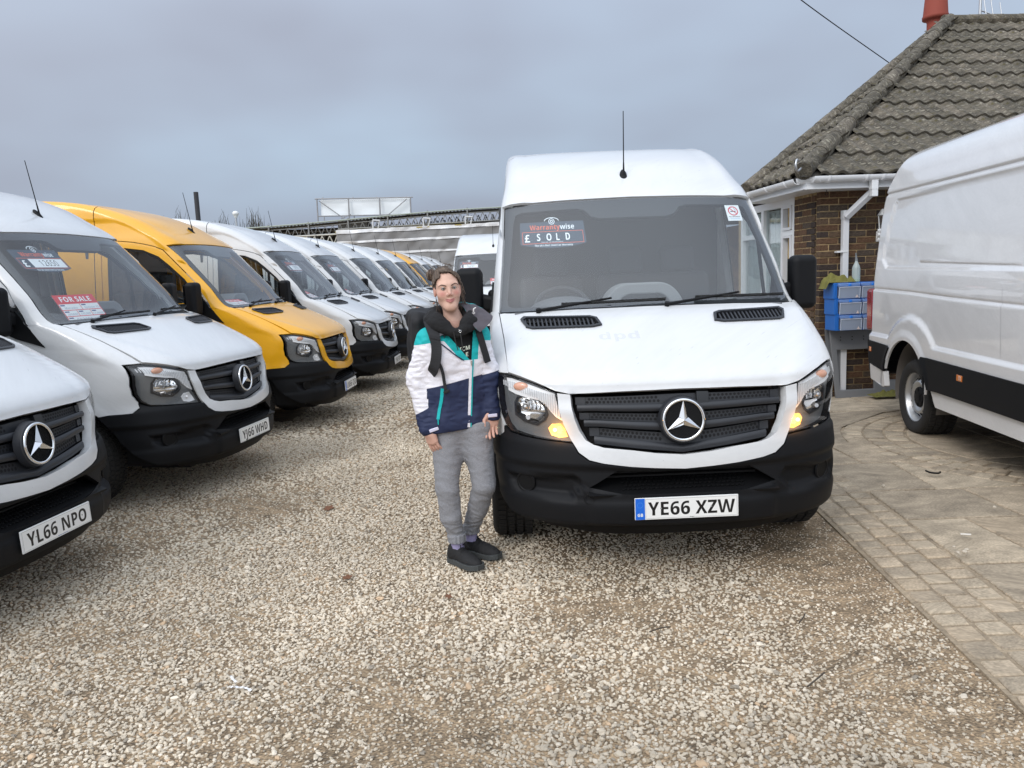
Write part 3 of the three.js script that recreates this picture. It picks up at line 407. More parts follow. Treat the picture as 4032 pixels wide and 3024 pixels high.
const spots = [
  [-2.383, -3.873, 1.464, 'white van at the left edge, nearest of the row, plate YL66 NPO', { plate: 'YL66 NPO' }],
  [-2.169, -6.359, 1.432, 'white van with FOR SALE card and 12650 price sticker, plate YJ66 WHD', { plate: 'YJ66 WHD', price: '12650' }],
  [-1.924, -9.108, 1.527, 'nearer yellow van, third in the row, with folded papers on its dashboard', { yellow: true, plate: 'LM66 OJD', gb: true }],
  [-1.738, -11.753, 1.545, 'white van right behind the nearer yellow van', { plate: 'YJ66 KVT', price: '10950' }],
  [-1.697, -14.227, 1.529, 'second white van behind the nearer yellow van', { plate: 'YK66 LNC', price: '11450' }],
  [-1.55, -16.75, 1.53, 'white van third behind the nearer yellow van, fourth before the far yellow van', {}],
  [-1.45, -19.3, 1.53, 'white van two places before the far yellow van', {}],
  [-1.38, -21.85, 1.53, 'white van directly in front of the far yellow van', {}],
  [-1.30, -24.4, 1.53, 'far yellow van deep in the row, its roof between white ones', { yellow: true }],
  [-1.2, -26.9, 1.53, 'white van just beyond the far yellow van', {}],
  [-1.1, -29.4, 1.53, 'second white van beyond the far yellow van', {}],
  [-1.0, -31.9, 1.53, 'farthest white van at the end of the row', {}]];
for (const [x, z, a, label, o] of spots) vans.push(van({ p: [x, 0, z], turn: a, label, group: ROW, ...o }));
vans.push(van({ p: [-.29, 0, -15.6], turn: .0, label: 'white van standing behind the woman and the sold van, 16250 price sticker', price: '16250' }));
// ---------- ground: packed earth sheet, loose gravel, stone paving ----------
const earthMap = noiseTex(1024, (u, v) => { const a = tfbm(u, v, 9, 5), b = tfbm(u, v, 120, 3, 4), k = 1 + a * .55 + b * .9; const s = rnd0(); const st = s < .02 ? 1.35 : 1; return [134 * k * st, 116 * k * st, 93 * k * st]; });
const earthBump = noiseTex(512, (u, v) => { const k = 128 + tfbm(u, v, 100, 3, 2) * 200; return [k, k, k]; });
earthBump.colorSpace = THREE.NoColorSpace; earthBump.repeat.set(1, 1);
const edgeX = z => 1.541 - z * .0862;                    // left edge of the stone setts
const groundY = (x, z) => .0 * sstep(-10.5, -14.5, z) * sstep(-1.75, -1.2, x); 
{
  const g = new THREE.PlaneGeometry(60, 60, 240, 240); xf(g, [0, 0, -14], [-HP, 0, 0]); const p = g.attributes.position, uv = g.attributes.uv;
  for (let i = 0; i < p.count; i++) { const x = p.getX(i), z = p.getZ(i); p.setY(i, groundY(x, z)); uv.setXY(i, x / 1.3, z / 1.3); } g.computeVertexNormals();
  structure('gravel_ground', g, std(0xffffff, .97, 0, { map: earthMap, bumpMap: earthBump, bumpScale: .006 }));
  const far = new THREE.RingGeometry(28, 350, 64, 1); xf(far, [0, -.02, -14], [-HP, 0, 0]); structure('ground', far, std([.16, .15, .11], 1));
}
{ // loose stones: many thousands, one object
  const R = rng(5), shapes = [];
  const geos = []; for (let k = 0; k < 4; k++) { const g = new THREE.IcosahedronGeometry(1, k < 2 ? 1 : 0), q = g.attributes.position, h = {}; for (let i = 0; i < q.count; i++) { const key = [q.getX(i), q.getY(i), q.getZ(i)].map(v => v.toFixed(3)).join(); const f = h[key] ?? (h[key] = .72 + R() * .5); q.setXYZ(i, q.getX(i) * f * 1.1, q.getY(i) * f * .62, q.getZ(i) * f * .85); } g.computeVertexNormals(); geos.push(k < 2 ? g : g.toNonIndexed ? g : g); }
  const list = [[], [], [], []], m4 = new THREE.Matrix4(), e = new THREE.Euler(), qq = new THREE.Quaternion(), col = new THREE.Color();
  const dens = (x, z) => { // where stones lie thick and where earth shows through
    let d = .96 + 1.4 * fbm(x * .55 + 3, z * .42, 2, 3) + .8 * fbm(x * 1.7, z * 1.5, 8, 3);
    const toEdge = edgeX(z) - x; d -= .75 * sstep(.95, .15, toEdge) * (z > -4.9 ? 1 : .4); d -= .35 * sstep(.9, 1.5, x) * sstep(-3.2, -4.6, z);
    for (const [ex, ez, rx, rz, k] of [[.95, -3.5, 1.0, .35, .6], [.78, -2.95, .45, .22, .5], [1.42, -2.5, .3, .3, .7], [-1.75, -3.5, .5, .3, .5], [-1.9, -5.3, .5, .4, .5], [1.25, -3.0, .25, .5, .5], [-.95, -4.0, .4, .16, .45], [.25, -3.55, .3, .14, .35], [-.6, -3.0, .45, .12, .3], [-.9, -7.2, .28, 3, .28]]) d -= .75 * k * sstep(1.1, .2, Math.hypot((x - ex) / rx, (z - ez) / rz) + .6 * fbm(x * 3, z * 3, 5, 3)); return cl(d, .05, 1); };
  const add = (x, z, s, top) => { const k = R() * 4 | 0; e.set((R() - .5) * .9, R() * 6.28, (R() - .5) * .9); qq.setFromEuler(e); const sx = s * (.8 + R() * .5); m4.compose(V3(x, groundY(x, z) + s * (.18 + R() * .2) + top, z), qq, V3(sx, s, s * (.8 + R() * .4)));
    const t = R(), b = .84 + R() * .27, hue = fbm(x * .8, z * .8, 4, 2); if (t < .72) col.setRGB(.60 * b, .52 * b, .405 * b); else if (t < .84) col.setRGB(.73 * b, .65 * b, .53 * b); else if (t < .93) col.setRGB(.42 * b, .34 * b, .24 * b); else if (t < .975) col.setRGB(.34 * b, .295 * b, .235 * b); else col.setRGB(.55 * b, .40 * b, .26 * b);
    col.multiplyScalar(.96 + hue * .5); list[k].push([m4.clone(), col.clone()]); };
  for (let z = -1.75; z > -30;) {
    const d = -z, st = d < 4.6 ? .0155 : d < 8 ? .020 : d < 14 ? .034 : .06, xl = -d * .80 - .4, xr = Math.min(edgeX(z) - .012, d * .80 + .3);
    for (let x = Math.max(xl, -8); x < xr; x += st) {
      if (d > 9 && (x < -2.6 || x > .2)) continue; if (x < -3.6 && d > 3) continue; if (x > .2 && d > 6.4) continue;
      const px = x + (R() - .5) * st * 1.5, pz = z + (R() - .5) * st * 1.5; if (px > edgeX(pz) - .008) continue; const f = dens(px, pz);
      if (R() < f * .9) { const big = R(); add(px, pz, (st < .02 ? (.0057 + .0040 * big * big + (big > .985 ? .005 : 0)) : st * .47) * mix(.78, 1.12, f), 0); }
      else if (R() < .35 && d < 6) add(px, pz, .003 + R() * .003, -.001);
    }
    z -= st;
  }
  const grp = new THREE.Group(); grp.name = 'gravel'; grp.userData = { kind: 'stuff', label: 'loose pale beige gravel stones covering the vehicle yard', category: 'gravel' }; scene.add(grp);
  const sm = [0, 1].map(() => std(0xffffff, .93));
  list.forEach((L, k) => { const im = new THREE.InstancedMesh(geos[k], sm[0], L.length); im.name = 'gravel_stones'; im.castShadow = im.receiveShadow = true; L.forEach(([m, c], i) => { im.setMatrixAt(i, m); im.setColorAt(i, c); }); im.userData.kind = 'stuff'; grp.add(im); });
  console.log('stones', list.map(l => l.length).join());
}
// paving
const stoneMap = noiseTex(512, (u, v) => { const a = tfbm(u, v, 6, 5, 3), b = tfbm(u, v, 70, 3, 6), k = 1 + a * .30 + b * .30; return [205 * k, 197 * k, 184 * k]; });
const stoneBump = noiseTex(512, (u, v) => { const k = 128 + tfbm(u, v, 12, 6, 7) * 190; return [k, k, k]; }); stoneBump.colorSpace = THREE.NoColorSpace;
const stoneMats = [[.66, .585, .49], [.60, .535, .45], [.71, .64, .54], [.55, .495, .42], [.64, .56, .46]].map(c => std(c, .86, 0, { map: stoneMap, bumpMap: stoneBump, bumpScale: .004 }));
const pave = structure('paved_forecourt', (() => { const s = new THREE.Shape(); const P = (x, z) => [x, -z]; s.moveTo(...P(edgeX(-1), -1)); s.lineTo(...P(9, -1)); s.lineTo(...P(9, -9.35)); s.lineTo(...P(1.9, -9.35)); s.lineTo(...P(edgeX(-5.4) - .02, -5.4)); const g = new THREE.ExtrudeGeometry(s, { depth: .03, bevelEnabled: false }); g.rotateX(-HP); const uv = g.attributes.uv, p = g.attributes.position; for (let i = 0; i < p.count; i++) uv.setXY(i, p.getX(i) * .8, p.getZ(i) * .8); return g; })(), std([.50, .435, .35], .95, 0, { map: stoneMap, bumpMap: earthBump, bumpScale: .004 }));
pave.position.y = -.02;
const PT = .0305; // top of the mortar bed
function slabGeo(pts, h, seed, gap = .006) { // a hand-cut stone: outline pulled in, slightly wavy, with a worn bevelled edge
  const R = rng(seed), n = [], cx = pts.reduce((s, p) => s + p[0], 0) / pts.length, cz = pts.reduce((s, p) => s + p[1], 0) / pts.length;
  for (let i = 0; i < pts.length; i++) { const a = pts[i], b = pts[(i + 1) % pts.length], L = Math.hypot(b[0] - a[0], b[1] - a[1]), k = Math.max(2, Math.min(6, Math.round(L / .06))); for (let j = 0; j < k; j++) { const t = j / k; let x = mix(a[0], b[0], t), z = mix(a[1], b[1], t); const d = Math.hypot(x - cx, z - cz) || 1, pull = gap + R() * .005 + (j === 0 ? .008 : 0); x -= (x - cx) / d * pull; z -= (z - cz) / d * pull; n.push([x, z]); } }
  const pos = [], top = n.map(([x, z]) => { const d = Math.hypot(x - cx, z - cz); return [x - (x - cx) / d * .008, z - (z - cz) / d * .008]; }), ty = PT + h + (R() - .5) * .005, tx = (R() - .5) * .02, tz = (R() - .5) * .02, y = (x, z) => ty + (x - cx) * tx + (z - cz) * tz;
  for (let i = 0; i < n.length; i++) { const j = (i + 1) % n.length, A = [n[i][0], PT - .01, n[i][1]], B = [n[j][0], PT - .01, n[j][1]], A1 = [n[i][0], y(...n[i]) - .006, n[i][1]], B1 = [n[j][0], y(...n[j]) - .006, n[j][1]], A2 = [top[i][0], y(...top[i]), top[i][1]], B2 = [top[j][0], y(...top[j]), top[j][1]], C = [cx, y(cx, cz) + .001, cz];
    for (const t of [[A, A1, B1], [A, B1, B], [A1, A2, B2], [A1, B2, B1], [A2, C, B2]]) pos.push(...t.flat()); }
  const g = new THREE.BufferGeometry(); g.setAttribute('position', new THREE.Float32BufferAttribute(pos, 3)); const uv = []; const o = R() * 9; for (let i = 0; i < pos.length; i += 3) uv.push(pos[i] * 1.1 + o, pos[i + 2] * 1.1 + o * .7); g.setAttribute('uv', new THREE.Float32BufferAttribute(uv, 2)); g.computeVertexNormals(); return g;
}
{
  const R = rng(21); let sd = 100; const mat = () => stoneMats[R() * 5 | 0];
  const CC = [4.62, -6.55], R0 = 1.13, R1 = 1.66; // stone ring set into the forecourt
  // edging: three courses of setts
  for (let c = 0; c < 3; c++) { let z = -1.9 - R() * .1; while (z > -5.75) { const L = .115 + R() * .045, w = .143, P = (a, zz) => [edgeX(zz) + a * 1.0 + .004 - .000 * zz, zz]; part('sett', slabGeo([P(c * w, z), P((c + 1) * w, z), P((c + 1) * w, z - L), P(c * w, z - L)], .009, sd++, .005), mat(), pave); z -= L; } }
  for (let c = 0; c < 3; c++) { const r0 = mix(R0, R1, c / 3), r1 = mix(R0, R1, (c + 1) / 3), n = Math.round(6.283 * r1 / .15); for (let i = 0; i < n; i++) { const a0 = i / n * 6.283 + c * .03, a1 = (i + 1) / n * 6.283 + c * .03, am = (a0 + a1) / 2, x = CC[0] + Math.cos(am) * r1, z = CC[1] + Math.sin(am) * r1; if (x > 4.35 || z < -8.6) continue; const P = (r, a) => [CC[0] + Math.cos(a) * r, CC[1] + Math.sin(a) * r]; part('sett', slabGeo([P(r0, a0), P(r1, a0), P(r1, a1), P(r0, a1)], .008, sd++, .005), mat(), pave); } }
  // flagstones, clipped round the ring
  const rows = [[-1.9, -2.62], [-2.62, -3.40], [-3.40, -3.88], [-3.88, -4.62], [-4.62, -5.24], [-5.24, -6.02], [-6.02, -6.75], [-6.75, -7.45], [-7.45, -8.2], [-8.2, -9.3]];
  const cuts = { 0: [2.7, 3.4], 1: [2.9, 3.6], 2: [2.63, 3.3], 3: [2.76, 3.45], 4: [3.1, 3.7], 5: [2.95, 3.55], 6: [2.75], 7: [2.6], 8: [2.5, 3.1], 9: [2.75, 3.4, 4.0] };
  rows.forEach(([a, b], i) => { const left = edgeX((a + b) / 2) + .446 - (i > 4 ? .42 : 0), xs = [i > 4 ? 1.95 : left, ...cuts[i], ...[4.2, 4.9, 5.6, 6.3].filter(v => v > cuts[i][cuts[i].length - 1] + .4)];
    for (let k = 0; k < xs.length - 1; k++) { const P = z => k === 0 && i <= 4 ? edgeX(z) + .446 : xs[k] + (k ? .05 * Math.sin(i * 2 + k) * (z === a ? 1 : -1) * .5 : 0), Q = z => xs[k + 1] + .05 * Math.sin(i * 2 + k + 1) * (z === a ? 1 : -1) * .5;
      let poly = [[P(a), a], [Q(a), a], [Q(b), b], [P(b), b]]; poly = dens([...poly, poly[0]], .07).slice(0, -1);
      const out = poly.map(([x, z]) => { const d = Math.hypot(x - CC[0], z - CC[1]); return [x, z, d]; }); const far = out.filter(p => p[2] > R1 + .01), near = out.filter(p => p[2] < R0 - .01);
      const push = (set, r, keep) => { const q = set.map(([x, z, d]) => keep(d) ? [x, z] : [CC[0] + (x - CC[0]) / d * r, CC[1] + (z - CC[1]) / d * r]); const c = []; for (const p of q) if (!c.length || Math.hypot(p[0] - c[c.length - 1][0], p[1] - c[c.length - 1][1]) > .012) c.push(p); if (c.length > 3 && Math.abs(area(c)) > .02) part('flagstone', slabGeo(c, .007, sd++, .004), mat(), pave); };
      if (far.length > 2) push(out, R1 + .012, d => d > R1 + .012); if (near.length > 2) push(out, R0 - .012, d => d < R0 - .012);
    } });
}
// ---------- brick house at the right ----------
const house = thing('brick_house', 'brown brick bungalow with mossy tiled hip roof, white gutters and windows', 'house', [3.644, 0, -9.2], .07);
{ // local x runs along the front wall, local -z along the side wall; the corner stands at the origin
  const brickMap = noiseTex(256, (u, v) => { const k = 1 + tfbm(u, v, 8, 4, 5) * .6 + tfbm(u, v, 60, 2, 8) * .5; return [200 * k, 196 * k, 190 * k]; });
  const bm = [[.19, .105, .06], [.13, .08, .055], [.23, .13, .075], [.085, .062, .055], [.21, .14, .09], [.15, .115, .09]].map(c => std(c, .92, 0, { map: brickMap, bumpMap: brickMap, bumpScale: .004 }));
  const mortar = std([.60, .45, .25], .95, 0, { map: brickMap });
  const white = std([.78, .79, .80], .35), white2 = std([.72, .73, .75], .45), R = rng(77);
  part('wall', [box(6, 2.42, .2, [3.006, 1.21, -.096])], mortar, house);
  part('wall', [box(.2, 2.42, .66, [.094, 1.21, -.527]), box(.2, .45, 1.6, [.094, .225, -1.66]), box(.2, 2.42, .12, [.094, 1.21, -2.52])], mortar, house);
  part('wall', [box(1.6, 2.42, .2, [.9, 1.21, -2.68]), box(.2, 2.42, 5, [1.6, 1.21, -5.2]), box(4.4, 2.42, .2, [3.8, 1.21, -7.8])], bm[0], house);
  const bg = [.215, .1025].map(l => [0, 1, 2].map(k => { const g = rbox(l, .065, .1, .006, [0, 0, 0], [0, 0, 0], 1); const p = g.attributes.position; for (let i = 0; i < p.count; i++) p.setXYZ(i, p.getX(i) + noise(p.getX(i) * 30, p.getY(i) * 40, k * 9 + p.getZ(i) * 30) * .003, p.getY(i) + noise(p.getX(i) * 30 + 5, p.getY(i) * 40, k * 9) * .002, p.getZ(i)); g.computeVertexNormals(); return g; }));
  let count = 0; const rest = [];
  const lay1 = (wall, u0, u1, y0, y1, lim, seed) => { // stretcher bond with toothed corner
    const n = Math.round((y1 - y0) / .0755); for (let c = 0; c < n; c++) { const y = y0 + .0375 + c * .0755, off = (c + (wall ? 1 : 0)) % 2 ? .1125 : 0; let u = u0 - off; while (u < u1) { let a = Math.max(u, u0), b = Math.min(u + .215, u1); const l = b - a; if (l > .05) { const full = l > .16, g = bg[full ? 0 : 1][R() * 3 | 0], s = l / (full ? .215 : .1025), mid = (a + b) / 2, dz = .002 + R() * .004; const m = bm[R() * 6 | 0], vis = wall ? u < 1.8 : u < .78;
      const place = o => { if (wall) { o.rotation.y = -HP; o.position.set(.042 - dz, y, -mid); } else o.position.set(mid, y, -.042 + dz); o.scale.x = s; };
      if (vis && count < 298) { count++; place(part('brick', g, m, house)); } else { const o = new THREE.Object3D(); place(o); o.updateMatrix(); rest.push([g, o.matrix, m]); } } u += .2255; } } };
  lay1(0, .0, .78, 0, 2.42, 1); lay1(1, .10, .66, 0.05, 2.42, 1); lay1(1, .88, 2.45, 0, .44, 1); lay1(0, .79, 5.9, 0, 2.42, 0);
  for (const m of bm) { const l = rest.filter(r => r[2] === m); if (!l.length) continue; const im = part('brickwork', l.map(r => r[0].clone().applyMatrix4(r[1])), m, house); im.userData.kind = 'stuff'; }
  // eaves: soffit, fascia, gutter with brackets, down pipe
  const SO = .30;
  part('soffit', [box(6.3, .02, SO + .1, [2.85, 2.425, SO / 2 - .02]), box(SO + .1, .02, 1.8, [-SO / 2 + .02, 2.428, -.6])], white, house);
  part('fascia', [box(6.3, .17, .02, [2.86, 2.50, SO]), box(.02, .17, 1.75, [-SO, 2.50, -.56])], white, house);
  const gut = (len) => { const s = new THREE.Shape(); s.absarc(0, 0, .063, Math.PI, 0, false); s.lineTo(.055, 0); s.absarc(0, 0, .055, 0, Math.PI, true); s.closePath(); return new THREE.ExtrudeGeometry(s, { depth: len, bevelEnabled: false, curveSegments: 10 }); };
  const gt = part('gutter', [xf(gut(6.4), [-SO + .03, 2.545, SO + .075], [0, HP, 0]), xf(gut(1.7), [-SO - .075, 2.54, SO - .05 - 1.7]), xf(gut(.26), [-SO - .06, 2.543, SO - .09], [0, 2.35 - Math.PI / 2, 0])], white, house);
  const clipG = () => new THREE.TorusGeometry(.066, .009, 6, 14, Math.PI);
  for (const x of [-.1, .33, .52, .8, 1.4, 2.0, 2.7]) part('gutter_bracket', xf(clipG(), [x, 2.545, SO + .075], [Math.PI, HP, 0], [1, 1, 2.2]), white, gt);
  for (const z of [.0, -.55, -1.1]) part('gutter_bracket', xf(clipG(), [-SO - .075, 2.54, z], [Math.PI, 0, 0], [1, 1, 2.2]), white, gt);
  const dp = part('down_pipe', [rbox(.075, .13, .075, .006, [.435, 2.45, SO + .07]), rbox(.068, .12, .068, .006, [.438, 2.37, SO + .07])], white, house);
  part('pipe_offset', xf(rbox(.066, .38, .066, .006), [.36, 2.24, .205], [.62, 0, -.58]), white2, dp);
  part('pipe_shaft', [rbox(.068, 2.1, .068, .006, [.272, 1.10, .065]), rbox(.078, .1, .078, .006, [.272, 2.14, .068])], white2, dp);
  part('pipe_clip', [rbox(.13, .022, .082, .004, [.235, 1.72, .062])], white, dp);
  // window on the side wall: white frame, panes, net curtains
  const wn = new THREE.Group(); wn.name = 'window'; house.add(wn); const fr = (z0, z1, y0, y1, x = .0) => box(.07, y1 - y0, Math.abs(z1 - z0), [x + .02, (y0 + y1) / 2, -(z0 + z1) / 2]);
  part('window_frame', [fr(.66, .705, .45, 2.42), fr(.98, 1.05, .50, 2.33), fr(.705, 2.43, 2.33, 2.42), fr(.705, .98, 1.965, 2.03), fr(1.62, 1.70, .5, 2.33), fr(2.38, 2.46, .45, 2.42), fr(.66, 2.46, .44, .5, -.01), fr(1.70, 2.38, 1.965, 2.03)], white, wn);
  part('casement', [fr(.715, .745, 2.035, 2.325, -.02), fr(.945, .975, 2.035, 2.325, -.02), fr(.745, .945, 2.03, 2.06, -.02), fr(.745, .945, 2.30, 2.328, -.02), fr(.715, .745, .51, 1.96, -.02), fr(.945, .975, .51, 1.96, -.02), fr(.745, .945, 1.93, 1.962, -.02), fr(.745, .945, .505, .54, -.02)], white2, wn);
  part('pane', box(.006, 1.86, .3, [.03, 1.41, -.845]), M.glass, wn); part('pane', box(.006, 1.83, .57, [.03, 1.415, -1.335]), M.glass, wn); part('pane', box(.006, 1.83, .68, [.03, 1.415, -2.04]), M.glass, wn);
  const cur = new THREE.PlaneGeometry(1.75, 1.8, 120, 1), cp = cur.attributes.position; for (let i = 0; i < cp.count; i++) cp.setZ(i, Math.sin(cp.getX(i) * 95) * .016 + Math.sin(cp.getX(i) * 41) * .012); cur.computeVertexNormals();
  part('net_curtain', xf(cur, [.09, 1.42, -1.56], [0, -HP, 0]), phys([.88, .90, .90], .95, { transmission: .25, thickness: 0, side: THREE.DoubleSide }), wn);
  part('room', [box(.05, 2.4, 2.4, [1.6, 1.2, -1.6]), box(1.4, .05, 2.4, [.9, .4, -1.6])], std([.12, .11, .10], .9), house);
  // roof: pantiles laid row by row up to the hip
  const pitch = .569, tp = Math.tan(pitch), EV = 2.575, E0 = SO + .10, AP = 4.56; // eave height, overhang line, run to the ridge
  const tileMap = noiseTex(512, (u, v) => { const a = tfbm(u, v, 10, 5, 3), b = tfbm(u, v, 60, 3, 9), l = tfbm(u, v, 26, 4, 12); let k = 1 + a * .5 + b * .6, c = [113 * k, 106 * k, 94 * k]; if (l > .17) c = c.map((q, i) => mix(q, [176, 170, 152][i], cl((l - .17) * 8, 0, .9))); if (l < -.25) c = c.map((q, i) => mix(q, [92, 84, 46][i], .7)); return c; });
  const tileBump = noiseTex(256, (u, v) => { const k = 128 + tfbm(u, v, 30, 5, 2) * 200; return [k, k, k]; }); tileBump.colorSpace = THREE.NoColorSpace;
  const tm = [.50, .60, .72, .55].map((k, i) => std([k, k * (i === 2 ? .985 : 1), k * .98], .95, 0, { map: tileMap, bumpMap: tileBump, bumpScale: .008 }));
  const G = .49, TW = .205; // exposed length, cover width
  const tileG = [0, 1, 2].map(k => { const g = new THREE.PlaneGeometry(TW * 1.06, G + .06, 9, 4), pos = []; const wave = x => { const t = (x / TW + .5); return .020 * Math.sin(t * 6.283 + .6); }; const top = g.clone(), p = top.attributes.position; for (let i = 0; i < p.count; i++) { const x = p.getX(i), y = p.getY(i); p.setZ(i, wave(x) + .022 - (y + G / 2) * .055 + noise(x * 9, y * 9, k * 5) * .006); } const uv = top.attributes.uv; for (let i = 0; i < p.count; i++) uv.setXY(i, p.getX(i) * .8 + k * .37, p.getY(i) * .8 + k * .21); top.computeVertexNormals();
    const lip = new THREE.PlaneGeometry(TW * 1.06, 1, 9, 1), lq = lip.attributes.position; for (let i = 0; i < lq.count; i++) { const x = lq.getX(i), up = lq.getY(i) > 0; lq.setXYZ(i, x, -(G + .06) / 2, wave(x) + .022 + .003 + (up ? 0 : -.032)); } lip.computeVertexNormals(); return merge([top, lip]); });
  const slope = (front) => { const rows = 11, other = []; for (let r = 0; r < rows; r++) { const run = (r * G + G / 2) * Math.cos(pitch), y = EV + run * tp; if (run > AP) continue; const lim = run; const n = 40; for (let i = 0; i < n; i++) { const u = -E0 + i * TW + TW / 2 + (r % 2) * 0; 
      if (front ? (u < -E0 + lim - .06 || u > 5.8) : (u < -E0 + lim - .06 || u > 1.15 + run * .67 - .02)) continue; const o = front ? 0 : 1; const hold = new THREE.Object3D(); hold.rotation.order = 'YXZ'; if (front) { hold.position.set(u, y, E0 - run); hold.rotation.x = -HP + pitch; } else { hold.position.set(-E0 + run, y, -u); hold.rotation.y = -HP; hold.rotation.x = -HP + pitch; }
      hold.rotation.z = (R() - .5) * .02; const g = tileG[R() * 3 | 0], m = tm[R() * 4 | 0]; if (front && u < 5.2) { const t = part('roof_tile', g, m, house); t.position.copy(hold.position); t.rotation.copy(hold.rotation); } else { hold.updateMatrix(); other.push([g, hold.matrix, m]); } } } 
    for (const m of tm) { const l = other.filter(q => q[2] === m); if (l.length) part('roof_tiles', l.map(q => q[0].clone().applyMatrix4(q[1])), m, house).userData.kind = 'stuff'; } };
  slope(true); slope(false);
  const deck = new THREE.BufferGeometry(), H1 = EV + AP * tp, a = [-E0, EV - .03, E0], b = [6.4, EV - .03, E0], c = [6.4, H1 - .03, E0 - AP], d = [-E0 + AP, H1 - .03, E0 - AP], e = [-E0, EV - .03, -1.15], f = [6.4, EV - .03, E0 - 2 * AP], h = [-E0 + 1.5, EV - .03, E0 - 2 * AP]; deck.setAttribute('position', new THREE.Float32BufferAttribute([a, b, c, a, c, d, a, d, e, e, d, h, h, d, c, h, c, f].flat(), 3)); deck.computeVertexNormals(); part('roof', deck, std([.05, .046, .04], .95), house);
  const hipDir = V3(AP, AP * tp, -AP), hl = hipDir.length(), hq = new THREE.Quaternion().setFromUnitVectors(V3(0, 1, 0), hipDir.clone().normalize());
  const cap = [0, 1].map(k => { const g = new THREE.CylinderGeometry(.094, .100, .60, 14, 4, false), p = g.attributes.position; for (let i = 0; i < p.count; i++) { const s = 1 + noise(p.getX(i) * 12, p.getY(i) * 9, p.getZ(i) * 12 + k * 5) * .07; p.setXYZ(i, p.getX(i) * s, p.getY(i), p.getZ(i) * s); } const uv = g.attributes.uv; for (let i = 0; i < uv.count; i++) uv.setXY(i, uv.getX(i) * .7, uv.getY(i) * .4); g.computeVertexNormals(); return g; });
  for (let i = 0; i < 13; i++) { const t = (i + .62) / 13, m = part('hip_tile', cap[i % 2], tm[i % 4], house); m.position.set(-E0 + AP * t, EV + .015 + AP * tp * t, E0 - AP * t); m.quaternion.copy(hq); m.rotateY(i * 1.3); }
  for (let i = 0; i < 6; i++) { const m = part('ridge_tile', cap[i % 2], tm[(i + 1) % 4], house); m.position.set(-E0 + AP + .2 + i * .44, H1 + .01, E0 - AP); m.rotation.set(0, 0, HP - .02); }
  for (let i = 0; i < 13; i++) { const t = (i + .5) / 13, m = part('hip_tile', cap[i % 2], tm[(i + 2) % 4], house); m.position.set(-E0 + AP * t, EV + .015 + AP * tp * t, mix(-1.15, E0 - AP, t)); m.quaternion.setFromUnitVectors(V3(0, 1, 0), V3(AP, AP * tp, E0 - AP + 1.15).normalize()); }
  part('hip_iron', tube([[-E0 - .02, EV + .06, E0 + .02], [-E0 - .1, EV + .02, E0 + .1], [-E0 - .13, EV + .08, E0 + .13], [-E0 - .11, EV + .14, E0 + .11], [-E0 - .07, EV + .13, E0 + .07]], .012, 20, 6), M.steel, house);
  part('hook', [xf(new THREE.TorusGeometry(.018, .003, 6, 16), [-.02, 2.375, .2]), bar([-.02, 2.39, .2], [-.02, 2.425, .2], .003)], M.black, house);
}
{ const c = thing('chimney_pot', 'red clay chimney pot rising behind the house ridge', 'chimney', [7.9, 5.70, -14.8]); part('pot', new THREE.LatheGeometry([[.0, -.9], [.13, -.9], [.14, .12], [.165, .16], [.215, .17], [.22, .22], [.205, .25], [.165, .75], [.14, .9], [.12, .9], [.12, .6], [0, .6]].map(p => new THREE.Vector2(...p)), 28), std([.30, .06, .038], .75, 0, { map: dustMap }), c); part('pot_stack', box(.5, .5, .5, [0, -.95, 0]), std([.3, .2, .15], .9), c); }
{ const c = thing('television_aerial', 'thin metal television aerial above the roof ridge', 'aerial', [8.35, 5.2, -14.2]); part('mast', bar([0, -.2, 0], [0, 1.6, 0], .024), M.steel, c); part('aerial_boom', [bar([0, .62, 0], [.65, .32, .1], .012), ...[.1, .3, .55].map(t => bar([mix(0, .65, t) - .02, mix(.62, .32, t) + .28, 0], [mix(0, .65, t) + .02, mix(.62, .32, t) - .28, .1], .009)), bar([0, .38, 0], [.65, .30, 0], .01)], M.steel, c); }
{ const w = part('overhead_wire', tube([[2.2, 6.0, -10.0], [4.27, 5.53, -12.0], [7.1, 4.91, -14.4]], .008, 90, 6), M.dark, scene); tag(w, 'thin dark overhead wire running down to the house roof', 'wire'); }
{ const l = thing('wall_lantern', 'white metal wall lantern on the brick wall beside the parked van', 'lantern', [3.644 + .70, 1.86, -9.2 - .04 + .14]); const w = std([.7, .7, .68], .5); part('lantern_cap', xf(new THREE.CylinderGeometry(.03, .075, .07, 6), [0, .29, 0]), w, l); part('lantern_glass', xf(new THREE.CylinderGeometry(.062, .045, .2, 6), [0, .15, 0]), M.lens, l); part('lantern_cage', [...[0, 1, 2, 3, 4, 5].map(i => bar([Math.cos(i * 1.047) * .065, .25, Math.sin(i * 1.047) * .065], [Math.cos(i * 1.047) * .047, .05, Math.sin(i * 1.047) * .047], .006)), xf(new THREE.CylinderGeometry(.05, .03, .04, 6), [0, .035, 0]), box(.03, .03, .14, [0, .02, -.07]), rbox(.05, .12, .02, .006, [0, .02, -.135])], w, l); }
